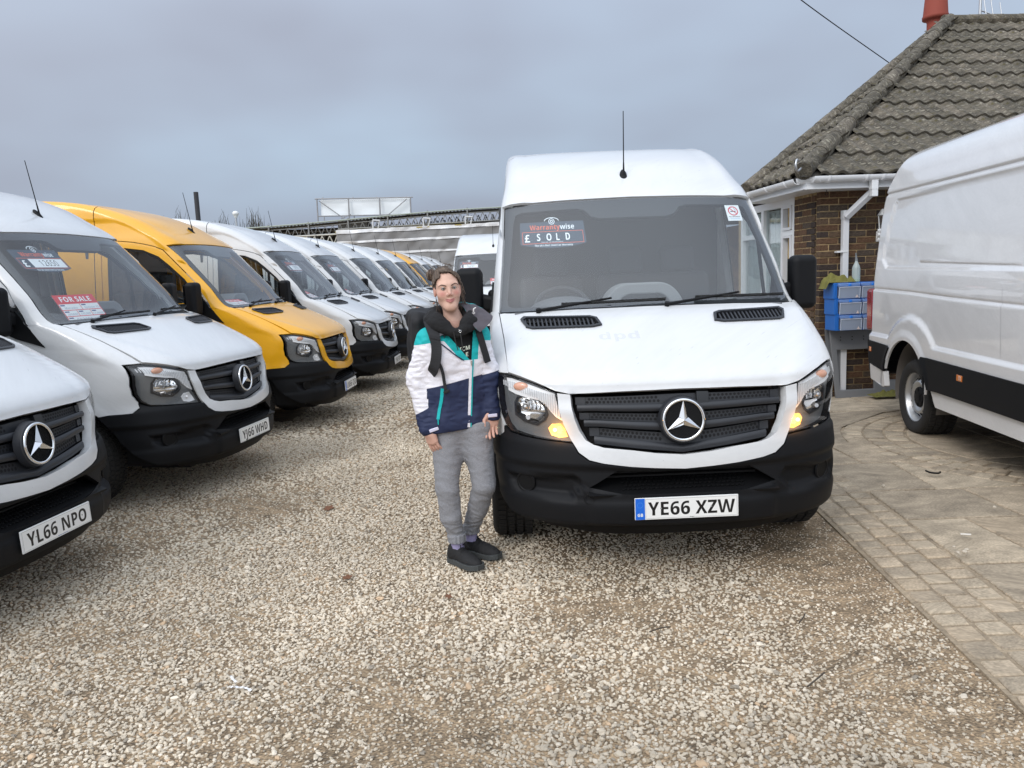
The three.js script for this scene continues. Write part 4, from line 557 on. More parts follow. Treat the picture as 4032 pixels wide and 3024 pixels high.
// ---------- large white van at the right edge: only its side and tail show ----------
{
  const g = thing('large_panel_van', 'large glossy white van at the right edge, seen along its side from the tail', 'van', [3.66, 0, -6.95], -.1047);
  const NO = curve([[.3, .035], [.5, .035], [1.3, .035], [1.7, .0], [2.15, -.05], [2.25, -.065], [2.4, -.10], [2.5, -.14], [2.57, -.19], [2.61, -.24], [2.64, -.30], [2.66, -.38], [2.675, -.6], [2.68, -1.0]], 1);
  const SR = curve([[.3, -1.05], [.88, -1.16], [1.3, -1.15], [1.7, -1.165], [2.1, -1.16], [2.4, -1.07], [2.55, -1.0], [2.68, -.88]], 1), RC = .11, L1 = 5.2;
  const WP = [[-.80, 1.52], [-.93, 1.60], [-.92, 1.72], [-.872, 1.96], [-.80, 2.14], [-.74, 2.18], [-.4, 2.195], [.46, 2.203], [5, 2.2], [5, 1.47], [-.6, 1.51]];
  const mould = [[-1.3, .868], [-.62, .874], [-.54, .86], [.5, .867], [5.3, .85]], belt = [[-1.3, 1.322], [-.17, 1.308], [.69, 1.282], [5.3, 1.20]], gl = [[-1.3, 2.255], [.4, 2.248], [5.3, 2.235]];
  const disp = (s, y) => { let h = 0; h -= .022 * sstep(-.006, .03, inside(WP, s, y)); const b = lineDist(belt, s, y); h -= .010 * Math.exp(-((b / .013) ** 2)) + .008 * sstep(.03, -.03, b) * -1; h -= .014 * Math.exp(-((lineDist(gl, s, y) / .014) ** 2)) - .01 * sstep(-.01, .01, lineDist(gl, s, y)) * sstep(2.4, 2.26, y);
    const m = lineDist(mould, s, y), d0 = Math.hypot(s + .07, y - .375), arch = sstep(.735, .675, d0); h += .026 * Math.max(sstep(.012, -.03, m), arch); h += .012 * sstep(.58, .50, Math.hypot(s + .13, y - .395)); h -= .008 * Math.exp(-((lineDist([[-.04, 1.566], [1.56, 1.528]], s, y) / .01) ** 2));  return h; };
  // q: distance along the side; below 0 it turns the rear corner
  const P = (q, y) => { const sr = SR(y), n = NO(y) , c = sr + RC; let s, x; if (q >= 0) { s = c + q; x = -(n + disp(s, y)); } else if (q > -RC * HP) { const a = -q / RC; s = c - Math.sin(a) * RC; x = -(n + disp(c, y)) + (1 - Math.cos(a)) * RC; } else { s = sr; x = -(n + disp(c, y)) + RC + (-RC * HP - q); } return [x, y, s]; };
  const Q = (s, y) => [s - SR(y) - RC, y], sq = p => dens([...p, p[0]], .07).slice(0, -1).map(([s, y]) => Q(s, y));
  const qs = [...grid(-1.4, -.2, .2), ...grid(-.18, 0, .03), ...grid(.02, 2.6, .035), ...grid(2.7, 7, .3)], ys = [...grid(.3, 2.5, .025), ...grid(1.19, 1.34, .008), ...grid(2.22, 2.275, .008), ...grid(.83, .9, .01), ...grid(1.465, 1.58, .008), 2.52, 2.54, 2.56, 2.58, 2.60, 2.615, 2.63, 2.645, 2.655, 2.665, 2.672].sort((a, b) => a - b).filter((v, i, a) => !i || v - a[i - 1] > 1e-4);
  const S = (name, poly, mat, off = 0, o = {}) => part(name, lay(poly, (q, y) => { const p = P(q, y); return [p[0] - off, p[1], p[2]]; }, { qs, ys, rim: .02, ...o }), mat, g);
  const ar = []; for (let i = 0; i <= 22; i++) { const a = mix(Math.PI - .22, .10, i / 22); ar.push([-.13 + Math.cos(a) * .475, .395 + Math.sin(a) * .475]); }
  const body = [...dens([[-.598, .50], [-.60, .50]], 1)];
  const side = [[-1.02, .60], [-.60, .60], ...ar.slice(1), [.36, .50], [L1, .50], [L1, 2.679]].map(([s, y]) => [s, y]);
  const poly = dens(side, .06).map(([s, y]) => Q(s, y)); poly.push([-1.0, 2.679], [-1.0, .60]);
  S('body_side', poly, M.greyWhite, 0);
  part('roof_panel', [box(1.0, .02, 6, [1.5, 2.67, 2.1]), box(.04, 2.2, 6.0, [2.0, 1.55, 2.1]), box(1.0, 2.0, .03, [1.5, 1.4, -.93]), box(1.96, 2.0, .05, [1.03, 1.5, 5.15])], M.greyWhite, g);
  const trimMat = M.plastic;
  S('side_trim', sq([...ar.slice(17).map(p => p), [.33, .62], [.40, .49], [.586, .497], [1.535, .50], [L1, .485], [L1, .735], [1.79, .75], [.26, .762]]), trimMat, .014, { rim: .03 });
  S('side_trim', [...[[-1.055, .797], [-.565, .785], [-.49, .77], [-.56, .68], [-.596, .53], [-1.036, .578]].map(([s, y]) => Q(s, y)), [-1.0, .578], [-1.0, .80]], trimMat, .014, { rim: .03 });
  S('sill', sq([[.415, .486], [.586, .492], [L1, .478], [L1, .36], [.51, .358], [.47, .40]]), M.greyWhite, -.012, { rim: .06 });
  S('rear_corner_sill', [...[[-1.01, .56], [-.60, .526], [-.56, .39], [-.60, .375], [-1.0, .41]].map(([s, y]) => Q(s, y))], M.greyWhite, .004, { rim: .05 });
  part('rear_bumper', rbox(.9, .46, .2, .07, [.435, .655, -1.17], [0, 0, 0], 4), trimMat, g);
  part('tail_light', rbox(.13, .44, .20, .04, [.030, 1.10, -1.18], [-.03, 0, 0], 4), phys([.30, .008, .02], .12, { clearcoat: 1 }), g);
  part('reflector', rbox(.09, .065, .02, .008, [.04, .63, -1.262], [0, .5, 0]), std([.5, .03, .02], .3), g);
  for (const [s, y, w] of [[.977, .67, .05], [-.985, .71, .034]]) { const m = part('side_marker', rbox(.02, .052, w * 2, .006, [-.075, y, s]), M.lampOrange || (M.lampOrange = phys([.62, .16, .01], .25, { clearcoat: 1 })), g); part('marker_lens', rbox(.01, .034, w * .8, .004, [-.083, y, s + .01]), M.orange, m); }
  part('door_hinge', [0, .045, .09].map(d => rbox(.05, .024, .09, .006, [.06, 1.82 + d, -1.12], [0, .5, 0])), M.greyWhite, g);
  part('sill_edge', [xf(new THREE.CapsuleGeometry(.011, 4.6, 4, 8), [-.018, .362, .51 + 2.35], [HP, 0, 0])], M.greyWhite, g);
  S('door_seam', sq([[1.455, 1.37], [1.459, 1.37], [1.497, .88], [1.493, .88]]), M.seam || (M.seam = std([.42, .42, .43], .6)), .0015, { rim: 0 });
  const lin = new THREE.CylinderGeometry(.47, .47, .5, 28, 1, true, HP, Math.PI); xf(lin, [.28, .395, -.13], [0, 0, HP]);
  part('wheel_arch_liner', [xf(new THREE.CylinderGeometry(.468, .468, .42, 32, 1, true, HP - .3, Math.PI + .6), [0, 0, 0], [0, -HP, 0]), ].map(q => xf(q, [.24, .395, -.13], [0, 0, HP])), std([.15, .135, .12], .95), g);
  part('underbody', [box(1.6, .25, 6, [1.1, .42, 2.1]), box(1.3, .6, .9, [1.40, .62, -.13])], M.dark, g);
  addWheel(g, .14, .345, -.125, -1).scale.x = 1.15; addWheel(g, 1.9, .345, -.125, 1); addWheel(g, .125, .345, 3.9, -1);
}
// ---------- storage on a metal frame against the wall ----------
const FW = (x, y, n) => [3.644 + x * .99756 + n * .0698, y, -9.2 - x * .0698 + n * .99756]; // a place before the front wall
{
  const st = thing('metal_stand', 'grey pressed-metal stand leaning on the brick wall under the blue drawers', 'stand', FW(.0, 0, .10), .07), gm = std([.24, .25, .265], .45, .2);
  const s = new THREE.Shape(); s.moveTo(.17, 0); s.lineTo(.80, 0); s.lineTo(.80, .83); s.lineTo(.075, .83); s.closePath(); const h = new THREE.Path(); h.moveTo(.205, .1); h.lineTo(.155, .59); h.lineTo(.63, .59); h.lineTo(.63, .1); h.closePath(); s.holes.push(h);
  part('front_panel', xf(new THREE.ExtrudeGeometry(s, { depth: .02, bevelEnabled: true, bevelSize: .006, bevelThickness: .006, bevelSegments: 2 }), [0, 0, .02]), gm, st);
  part('upright', box(.085, .5, .03, [.245, .345, -.03], [0, 0, .0]), gm, st); part('foot_panel', box(.4, .2, .02, [.98, .10, .03]), gm, st); part('back_leg', box(.05, .83, .03, [.12, .415, -.07], [0, 0, .06]), gm, st);
  const bolts = []; for (const x of [.2, .34, .48]) for (const y of [.70, .735]) bolts.push(xf(new THREE.CylinderGeometry(.006, .006, .008, 8), [x, y, .048], [HP, 0, 0])); part('bolt_holes', bolts, M.dark, st);
  const dr = thing('drawer_cabinet', 'blue plastic cabinet of clear tip-out drawers on the grey stand', 'drawer cabinet', FW(.0, 0, .23), .07), blue = std([.02, .15, .52], .4), clear = phys([.62, .70, .82], .25, { transmission: .55, thickness: 0, ior: 1.45 }), knob = std([.03, .22, .75], .35);
  const tilt = -.04; for (let r = 0; r < 3; r++) { const y0 = .83 + r * .18, sh = .012 * (2 - r); part('cabinet_shell', [rbox(.62, .012, .24, .004, [.315 + sh, y0 + .004, 0]), rbox(.012, .176, .24, .004, [.01 + sh, y0 + .09, 0]), rbox(.62, .012, .24, .004, [.315 + sh, y0 + .172, 0]), box(.6, .17, .01, [.315 + sh, y0 + .09, -.11]), rbox(.035, .175, .02, .004, [.03 + sh, y0 + .088, .115]), rbox(.02, .175, .02, .004, [.305 + sh, y0 + .088, .118])], blue, dr);
    for (let c = 0; c < 2; c++) { const x = .175 + sh + c * .27, d = new THREE.Group(); d.name = 'tip_out_drawer'; d.position.set(x, y0 + .07, .125); d.rotation.x = .1; dr.add(d); part('drawer_front', [rbox(.245, .128, .006, .003, [0, 0, .03]), box(.25, .006, .03, [0, .064, .02]), box(.245, .12, .004, [0, 0, -.04])], clear, d); part('drawer_frame', [box(.25, .008, .008, [0, .064, .034]), box(.006, .125, .006, [-.122, 0, .034]), box(.006, .125, .006, [.122, 0, .034]), box(.003, .1, .004, [-.045, -.005, .01]), box(.003, .1, .004, [.0, -.005, .01]), box(.003, .1, .004, [.05, -.005, .01])], std([.62, .68, .78], .4), d); part('drawer_top', rbox(.25, .032, .05, .006, [0, .086, -.004]), phys([.25, .42, .8], .3, { transmission: .3, thickness: 0 }), d); part('drawer_catch', rbox(.03, .03, .03, .008, [.0, .086, .026]), knob, d); const t = new THREE.Shape(); t.moveTo(-.019, 0); t.lineTo(.019, 0); t.lineTo(0, .034); part('warning_triangle', xf(new THREE.ExtrudeGeometry(t, { depth: .001, bevelEnabled: false }), [.088, -.056, .0345]), std([.78, .66, .62], .5), d); } }
  const bt = thing('spray_bottle', 'translucent squeeze bottle with green liquid and grey nozzle on the drawers', 'bottle', FW(.335, 1.372, .22)); part('bottle_body', new THREE.LatheGeometry([[0, 0], [.04, 0], [.044, .006], [.044, .15], [.038, .175], [.016, .225], [.014, .24], [.012, .24]].map(p => new THREE.Vector2(...p)), 24), phys([.75, .84, .84], .35, { transmission: .55, thickness: 0 }), bt); part('bottle_liquid', xf(new THREE.CylinderGeometry(.041, .041, .028, 24), [0, .017, 0]), std([.42, .68, .08], .3), bt); part('bottle_nozzle', [xf(new THREE.CylinderGeometry(.013, .017, .03, 14), [0, .25, 0]), xf(new THREE.CylinderGeometry(.006, .012, .05, 12), [-.004, .29, 0], [0, 0, .1]), xf(new THREE.SphereGeometry(.009, 10, 8), [-.007, .318, 0])], std([.2, .22, .23], .5), bt);
  const clothMat = std([.17, .16, .04], .95, 0, { side: THREE.DoubleSide });
  const cloth = (w, d, hh, seed, drop) => { const g = new THREE.PlaneGeometry(w, d, 40, 26); g.rotateX(-HP); const p = g.attributes.position; for (let i = 0; i < p.count; i++) { const x = p.getX(i), z = p.getZ(i), r = Math.max(Math.abs(x) / w * 2, Math.abs(z) / d * 2), n = noise(x * 11 + z * 9 + seed, z * 6 - x * 3, seed); p.setXYZ(i, x * (1 + .1 * n) + noise(x * 7, z * 7, seed) * .02, Math.max(.004, (1 - r * r) * hh * (.45 + 1.1 * Math.abs(n)) + .006 * Math.abs(noise(x * 24, z * 16, seed))) - (drop ? drop * sstep(-w * .38, -w * .5, x) : 0), z + noise(x * 7 + 9, z * 7, seed) * .03); } g.computeVertexNormals(); return g; };
  tag(part('cleaning_cloth', xf(cloth(.36, .22, .12, 3, .07), FW(.10, 1.372, .24)), clothMat, scene), 'crumpled olive-yellow cloth draped over the top of the blue drawers', 'cloth');
  tag(part('cleaning_cloth', xf(cloth(.36, .18, .08, 8, 0), [4.35, .045, -8.92]), clothMat, scene), 'crumpled olive-yellow cloth lying on the paving below the metal stand', 'cloth');
}
// ---------- scaffolded building far behind ----------
{
  const b = thing('scaffolded_building', 'long scaffolded shed far behind, with corrugated roof, trusses and grey sheeting', 'building', [0, 0, -38]), pole = std([.30, .30, .29], .5, .4), dk = std([.05, .05, .05], .7), yel = std([.42, .33, .10], .7), R = rng(8);
  const X0 = -18, X1 = 4, ry = x => mix(4.25, 4.78, sstep(-14, 0, x)) + .0;
  const cor = new THREE.PlaneGeometry(X1 - X0, 5, 260, 1); cor.rotateX(-HP); { const p = cor.attributes.position; for (let i = 0; i < p.count; i++) { const x = p.getX(i) + (X0 + X1) / 2; p.setXYZ(i, x, ry(x) + (p.getZ(i) < 0 ? .25 : 0) + Math.sin(x * 38) * .025, p.getZ(i) - 2.4); } cor.computeVertexNormals(); }
  part('corrugated_roof', cor, std([.20, .21, .19], .8, 0, { side: THREE.DoubleSide }), b);
  part('roof_edge', [0, 1, 2, 3, 4, 5, 6, 7, 8, 9, 10].map(i => { const a = mix(X0, X1, i / 11), c = mix(X0, X1, (i + 1) / 11); return bar([a, ry(a) + .05, .12], [c, ry(c) + .05, .12], .035); }), std([.34, .38, .33], .6, .2), b);
  const tops = [], dia = []; for (let i = 0; i < 60; i++) { const x = X0 + i * .36, y = ry(x) - .12; tops.push(bar([x, y, .0], [x + .36, ry(x + .36) - .12, 0], .028, .028, 5), bar([x, y - .42, 0], [x + .36, ry(x + .36) - .54, 0], .028, .028, 5)); dia.push(bar([x, y, 0], [x + .18, y - .42, 0], .018, .018, 5), bar([x + .18, y - .42, 0], [x + .36, y, 0], .018, .018, 5)); for (const z of [-1.6, -3.2]) dia.push(bar([x + .1, y, z], [x + .28, y - .45, z], .02, .02, 4), bar([x + .28, y - .45, z], [x + .46, y, z], .02, .02, 4)); }
  part('roof_truss', [...tops, ...dia], pole, b).userData.kind = 'stuff';
  part('scaffold_board', [box(6.6, .05, .3, [-4.8, 4.02, .2], [0, 0, .02]), box(7, .05, .3, [-13, 3.7, .15], [0, 0, .02])], yel, b);
  for (let x = -17; x < 3.5; x += 1.9) part('scaffold_post', bar([x, 0, .1], [x, ry(x) + .12, .1], .04), pole, b);
  part('ledger', [bar([X0, 3.72, .12], [-8, 3.9, .12], .03), bar([X0, 3.2, .12], [-8, 3.35, .12], .03), bar([X0, 4.0, -1.4], [3, 4.35, -1.4], .03), bar([-8, 4.1, .1], [3, 4.3, .1], .03)], pole, b);
  const lat = []; for (let i = 0; i < 8; i++) { const x = -10.9 + i * .36; lat.push(bar([x, 3.80, .3], [x + .18, 3.40, .3], .025, .025, 5), bar([x + .18, 3.40, .3], [x + .36, 3.80, .3], .025, .025, 5)); } lat.push(bar([-10.9, 3.82, .3], [-8.0, 3.86, .3], .03), bar([-10.9, 3.38, .3], [-8.0, 3.42, .3], .03)); part('lattice_beam', lat, std([.55, .53, .46], .6), b);
  part('grey_cabin', box(1.4, .75, 1, [-7.4, 4.15, -.9]), std([.26, .25, .235], .8), b);
  part('inner_wall', box(22, 4.5, .1, [-7, 2.25, -4.7]), dk, b);
  for (const x of [-6.3, -3.9, -1.9]) part('hoist_bracket', [bar([x, 4.45, .25], [x, 3.95, .25], .04), bar([x, 4.45, .25], [x + .35, 4.42, .25], .04), bar([x + .32, 4.42, .25], [x + .22, 4.0, .25], .03)], std([.62, .63, .64], .5), b);
  const sheet = (x0, x1, y0, y1, z, mat, seed, name, amp) => { const g = new THREE.PlaneGeometry(1, 1, 120, 30), p = g.attributes.position; for (let i = 0; i < p.count; i++) { const u = p.getX(i) + .5, v = p.getY(i) + .5, x = mix(x0, x1, u), t = mix(y0[0], y1[0], v) * (1 - u) + mix(y0[1], y1[1], v) * u; p.setXYZ(i, x, t + noise(x * 1.3, v * 2, seed) * .03, z + .30 * fbm(x * .8 + t * .8, t * .6 - x * .3, seed, 3) + .22 * Math.abs(fbm(x * 1.1 - t * .9, t * .5 + x * .3, seed + 3, 2))); } g.computeVertexNormals(); return part(name, g, mat, b); };
  const grey = std([.25, .245, .24], .75, 0, { side: THREE.DoubleSide }), whiteB = std([.78, .78, .78], .7, 0, { side: THREE.DoubleSide });
  sheet(-8.05, 2.5, [.4, .3], [3.95, 4.10], .35, grey, 4, 'dust_sheet', 1.6);
  const band = (y0, y1, hgt, n) => sheet(-8.05, 2.5, [y0 - hgt, y1 - hgt], [y0, y1], .39, whiteB, 4, n, .5); band(4.03, 4.16, .17, 'sheet_band'); band(3.50, 3.62, .11, 'sheet_band'); band(2.95, 3.0, .1, 'sheet_band');
}
{
  const s = thing('roof_banner_frame', 'white sheeted banner frame of scaffold tube above the shed roof', 'scaffold frame', [0, 0, -38.4]), pole = std([.32, .32, .33], .5, .4);
  const g = new THREE.PlaneGeometry(4.32, .78, 40, 8), p = g.attributes.position; for (let i = 0; i < p.count; i++) p.setZ(i, noise(p.getX(i) * 1.2, p.getY(i) * 2, 3) * .05); g.computeVertexNormals();
  part('white_sheet', xf(g, [-6.72, 5.14, -.08], [0, 0, -.015]), std([.84, .88, .90], .7, 0, { side: THREE.DoubleSide }), s);
  for (const x of [-9.0, -7.49, -6.0, -4.52]) part('frame_post', bar([x - .02, 4.5, .1], [x, 5.62 - (x + 9) * .024, .1], .034), pole, s);
  for (const x of [-8.85, -7.38, -6.22, -4.78]) part('frame_post', bar([x, 4.45, -.5], [x, 5.74 - (x + 9) * .03, -.5], .026), std([.45, .45, .46], .5, .4), s);
  part('frame_rail', [bar([-9.1, 5.60, .1], [-4.4, 5.50, .1], .028), bar([-9.0, 4.78, .1], [-4.4, 4.70, .1], .028)], pole, s); part('frame_brace', [bar([-8.9, 5.5, .12], [-7.75, 4.62, .12], .024), bar([-4.7, 5.42, .12], [-5.75, 4.62, .12], .024), bar([-7.9, 4.62, .12], [-7.4, 4.82, .12], .02)], pole, s);
  const lace = []; for (let i = 0; i < 44; i++) { const x = -8.85 + i * .098; lace.push(bar([x, 5.58 - i * .0022, -.02], [x + .05, 5.50 - i * .0022, -.06], .006, .006, 4), bar([x + .05, 5.50 - i * .0022, -.06], [x + .098, 5.58 - i * .0022, -.02], .006, .006, 4)); } part('lacing', lace, std([.6, .6, .6], .7), s).userData.kind = 'stuff';
}
tag(part('post', bar([-16.3, 0, -42.3], [-16.3, 6.62, -42.3], .13, .12, 10), std([.045, .045, .05], .8), scene), 'plain dark post standing up behind the yellow van', 'post');
{ const l = thing('street_lamp', 'slim pole lamp with white globe far behind the vans', 'lamp post', [-14.2, 0, -42]); part('lamp_pole', bar([0, 0, 0], [0, 5.2, 0], .07, .05), M.steel, l); part('lamp_globe', [xf(new THREE.SphereGeometry(.17, 16, 12), [0, 5.4, 0], [0, 0, 0], [1, .8, 1]), xf(new THREE.CylinderGeometry(.12, .07, .12, 12), [0, 5.24, 0])], std([.8, .8, .78], .4), l); }
{ // bare winter shrubs
  const bush = (name, label, x, z, w, h, seed, n) => { const b = thing(name, label, 'shrub', [x, 0, z]), R = rng(seed), tw = []; for (let i = 0; i < n; i++) { const bx = (R() - .5) * w, k = 1 - Math.abs(bx / w) * .9, H = h * (.75 + R() * .3) * k + 1.2; let p = [bx * .7, H * .45, (R() - .5) * 1.2]; for (let s = 0; s < 4; s++) { const q = [p[0] + (R() - .5) * .3 + bx * .05, p[1] + H * .14, p[2] + (R() - .5) * .25]; tw.push(bar(p, q, .02 - s * .003, .017 - s * .003, 4)); if (R() < .8) tw.push(bar(q, [q[0] + (R() - .5) * .4, q[1] + .2 + R() * .3, q[2] + (R() - .5) * .3], .01, .004, 3)); p = q; } } part('twigs', tw, std([.085, .075, .055], .95), b).userData.kind = 'stuff'; part('stems', [0, 1, 2, 3, 4].map(i => bar([(i - 2) * w * .12, 0, 0], [(i - 2) * w * .16, h * .6, 0], .06, .03, 6)), std([.08, .07, .055], .95), b); };
  bush('bare_shrub', 'bare grey-brown shrub below the white globe lamp', -13.6, -43, 2.6, 4.2, 4, 260); bush('bare_shrub', 'small bare shrub just right of the dark post', -15.2, -42.6, 1.5, 4.25, 9, 120); bush('bare_shrub', 'low bare shrub behind the yellow van roof, left of the dark post', -17.6, -43, 1.6, 4.4, 12, 120);
}
// ---------- papers on dashboards and litter ----------
{
  const sale = canvasTex(640, 480, (c, w, h) => { c.fillStyle = '#f4f4f2'; c.fillRect(0, 0, w, h); c.fillStyle = '#e0323c'; c.fillRect(0, 0, w, 150); c.strokeStyle = '#e0323c'; c.lineWidth = 12; c.strokeRect(6, 6, w - 12, h - 12); for (const y of [150, 260, 365]) { c.beginPath(); c.moveTo(0, y); c.lineTo(w, y); c.stroke(); } c.lineWidth = 8; for (const [x, y0, y1] of [[330, 150, 260], [220, 260, 365], [430, 260, 365]]) { c.beginPath(); c.moveTo(x, y0); c.lineTo(x, y1); c.stroke(); } c.fillStyle = '#fff'; c.font = 'bold 118px sans-serif'; c.textAlign = 'center'; c.save(); c.translate(320, 118); c.scale(.95, 1); c.fillText('FOR SALE', 0, 0); c.restore(); c.fillStyle = '#39427c'; for (const [x, y] of [[24, 168], [350, 168], [24, 278], [240, 278], [450, 278], [24, 383]]) c.fillRect(x, y, 70, 20); c.fillStyle = '#8a93a8'; c.font = 'italic 44px serif'; c.textAlign = 'left'; c.fillText('Mercedes', 60, 240); c.fillText('Sprinter 314', 370, 240); c.fillText('2016/66', 40, 345); c.fillText('135,000', 245, 345); c.fillText('12 months', 440, 345); c.font = 'italic 76px serif'; c.fillText('£12650 + VAT', 120, 455); });
  const place = (name, label, v, lx, lz, w, h, mat, turn, tilt, dy = 0) => { const g = new THREE.BoxGeometry(w, h, .002), m = new THREE.Mesh(g, mat); const a = vans[v].rotation.y, p = vans[v].position; m.name = numbered(name); m.position.set(p.x + lx * Math.cos(a) + lz * Math.sin(a), p.y + 1.405 + dy, p.z + lz * Math.cos(a) - lx * Math.sin(a)); m.rotation.order = 'YXZ'; m.rotation.set(tilt, a + turn, 0); m.castShadow = m.receiveShadow = true; scene.add(m); tag(m, label, 'card'); };
  place('sale_card', 'red and white FOR SALE card behind the windscreen of the second white van', 2, -.50, -1.04, .40, .26, std(0xffffff, .6, 0, { map: sale }), -.1, -.62, .075);
  const pm = std([.72, .73, .72], .8), pink = std([.75, .55, .55], .8);
  place('paper_sheet', 'pale papers lying on the dashboard of the nearer yellow van', 3, -.52, -1.12, .34, .22, pm, .2, -1.25, .02); place('sale_card', 'red and white card flat on the dashboard of the nearer yellow van', 3, -.34, -1.1, .3, .2, std(0xffffff, .6, 0, { map: sale }), -.2, -1.2, .012);
  place('sale_card', 'card on the dashboard of the white van behind the nearer yellow van', 4, -.5, -1.1, .36, .24, std(0xffffff, .6, 0, { map: sale }), 0, -1.1, .03); place('sale_card', 'card on the dashboard of the second white van behind the nearer yellow van', 5, -.5, -1.1, .36, .24, std(0xffffff, .6, 0, { map: sale }), 0, -1.1, .03);
  place('sale_card', 'card in the windscreen of the van standing behind the woman', 13, .1, -1.06, .36, .24, std(0xffffff, .6, 0, { map: sale }), 0, -.7, .06);
  const strip = (pts, w, label, cat, mat) => { const c = new THREE.CatmullRomCurve3(pts.map(p => V3(...p))), pos = [], n = 20; for (let i = 0; i < n; i++) { const a = c.getPoint(i / n), b = c.getPoint((i + 1) / n), d = b.clone().sub(a).cross(V3(Math.sin(i) * .3, 1, Math.cos(i * 1.7) * .3)).normalize().multiplyScalar(w); pos.push(...a.clone().add(d).toArray(), ...a.clone().sub(d).toArray(), ...b.clone().add(d).toArray(), ...b.clone().add(d).toArray(), ...a.clone().sub(d).toArray(), ...b.clone().sub(d).toArray()); } const g = new THREE.BufferGeometry(); g.setAttribute('position', new THREE.Float32BufferAttribute(pos, 3)); g.computeVertexNormals(); tag(part(cat.replace(' ', '_'), g, mat, scene), label, cat); };
  const pw = std([.82, .82, .82], .7, 0, { side: THREE.DoubleSide });
  strip([[-1.20, .02, -3.01], [-1.185, .024, -2.98], [-1.16, .02, -2.955]], .005, 'short straight white paper strip lying on the gravel', 'paper strip', pw); strip([[-1.18, .02, -2.92], [-1.155, .03, -2.90], [-1.13, .022, -2.91], [-1.10, .03, -2.89], [-1.075, .022, -2.88]], .006, 'crinkled longer white paper strip lying on the gravel', 'paper strip', pw);
  const lf = (x, z, s, a, label) => { const sh = new THREE.Shape(); for (let i = 0; i < 20; i++) { const t = i / 20 * 6.283, r = s * (.6 + .4 * Math.abs(Math.cos(t * 2.5))); sh[i ? 'lineTo' : 'moveTo'](Math.cos(t) * r, Math.sin(t) * r * .8); } const g = new THREE.ExtrudeGeometry(sh, { depth: .002, bevelEnabled: false }); tag(part('dry_leaf', xf(g, [x, .022, z], [-1.4, 0, a]), std([.16, .07, .035], .9), scene), label, 'leaf'); };
  lf(-.93, -4.03, .03, .4, 'dry brown leaf on the gravel, between the plate YL66 NPO and the woman'); lf(-1.33, -5.35, .045, 1.2, 'dark brown leaf on the gravel before the white van with the FOR SALE card'); lf(-.36, -3.72, .022, 2.2, 'small brown leaf on the gravel just in front of the shoes');
  const twig = (a, b, label) => tag(part('twig', tube([a, [mix(a[0], b[0], .5) + .008, a[1] + .008, mix(a[2], b[2], .5)], b], .0035, 10, 5), std([.075, .06, .045], .9), scene), label, 'twig');
  twig([1.065, .026, -2.74], [1.165, .03, -2.83], 'longer thin twig on the gravel near the setts'); twig([1.23, .025, -3.27], [1.29, .025, -3.36], 'thin short twig on the gravel nearer the bumper'); twig([.56, .025, -3.24], [.66, .025, -3.28], 'thin twig on the gravel below the number plate YE66 XZW');
  tag(part('plastic_clip', tube([[3.03, .05, -5.60], [3.04, .05, -5.54], [3.08, .05, -5.52], [3.11, .05, -5.55]], .007, 16, 6), M.black, scene), 'small curved black plastic clip on the flagstones', 'clip');
  tag(part('cigarette_butt', bar([2.51, .046, -4.25], [2.56, .046, -4.235], .005), std([.75, .72, .66], .8), scene), 'pale cigarette butt on the flagstone', 'cigarette butt');
  const peb = (x, z, s, seed) => { const g = new THREE.IcosahedronGeometry(s, 1), p = g.attributes.position; for (let i = 0; i < p.count; i++) { const k = 1 + noise(p.getX(i) * 90, p.getY(i) * 90, p.getZ(i) * 90 + seed) * .5; p.setXYZ(i, p.getX(i) * k, p.getY(i) * k * .7, p.getZ(i) * k); } g.computeVertexNormals(); return xf(g, [x, .05, z]); };
  const ps = [[2.29, -5.25], [2.4, -4.0], [2.37, -3.97], [2.36, -4.05], [2.33, -3.96], [2.67, -3.9], [2.05, -4.4], [2.98, -4.7], [2.55, -5.25]]; part('stray_pebbles', ps.map(([x, z], i) => peb(x, z, .008 + (i % 3) * .003, i)), std([.52, .46, .37], .9), scene).userData = { kind: 'stuff', label: 'stray pale pebbles scattered on the flagstones', category: 'pebbles' };
}
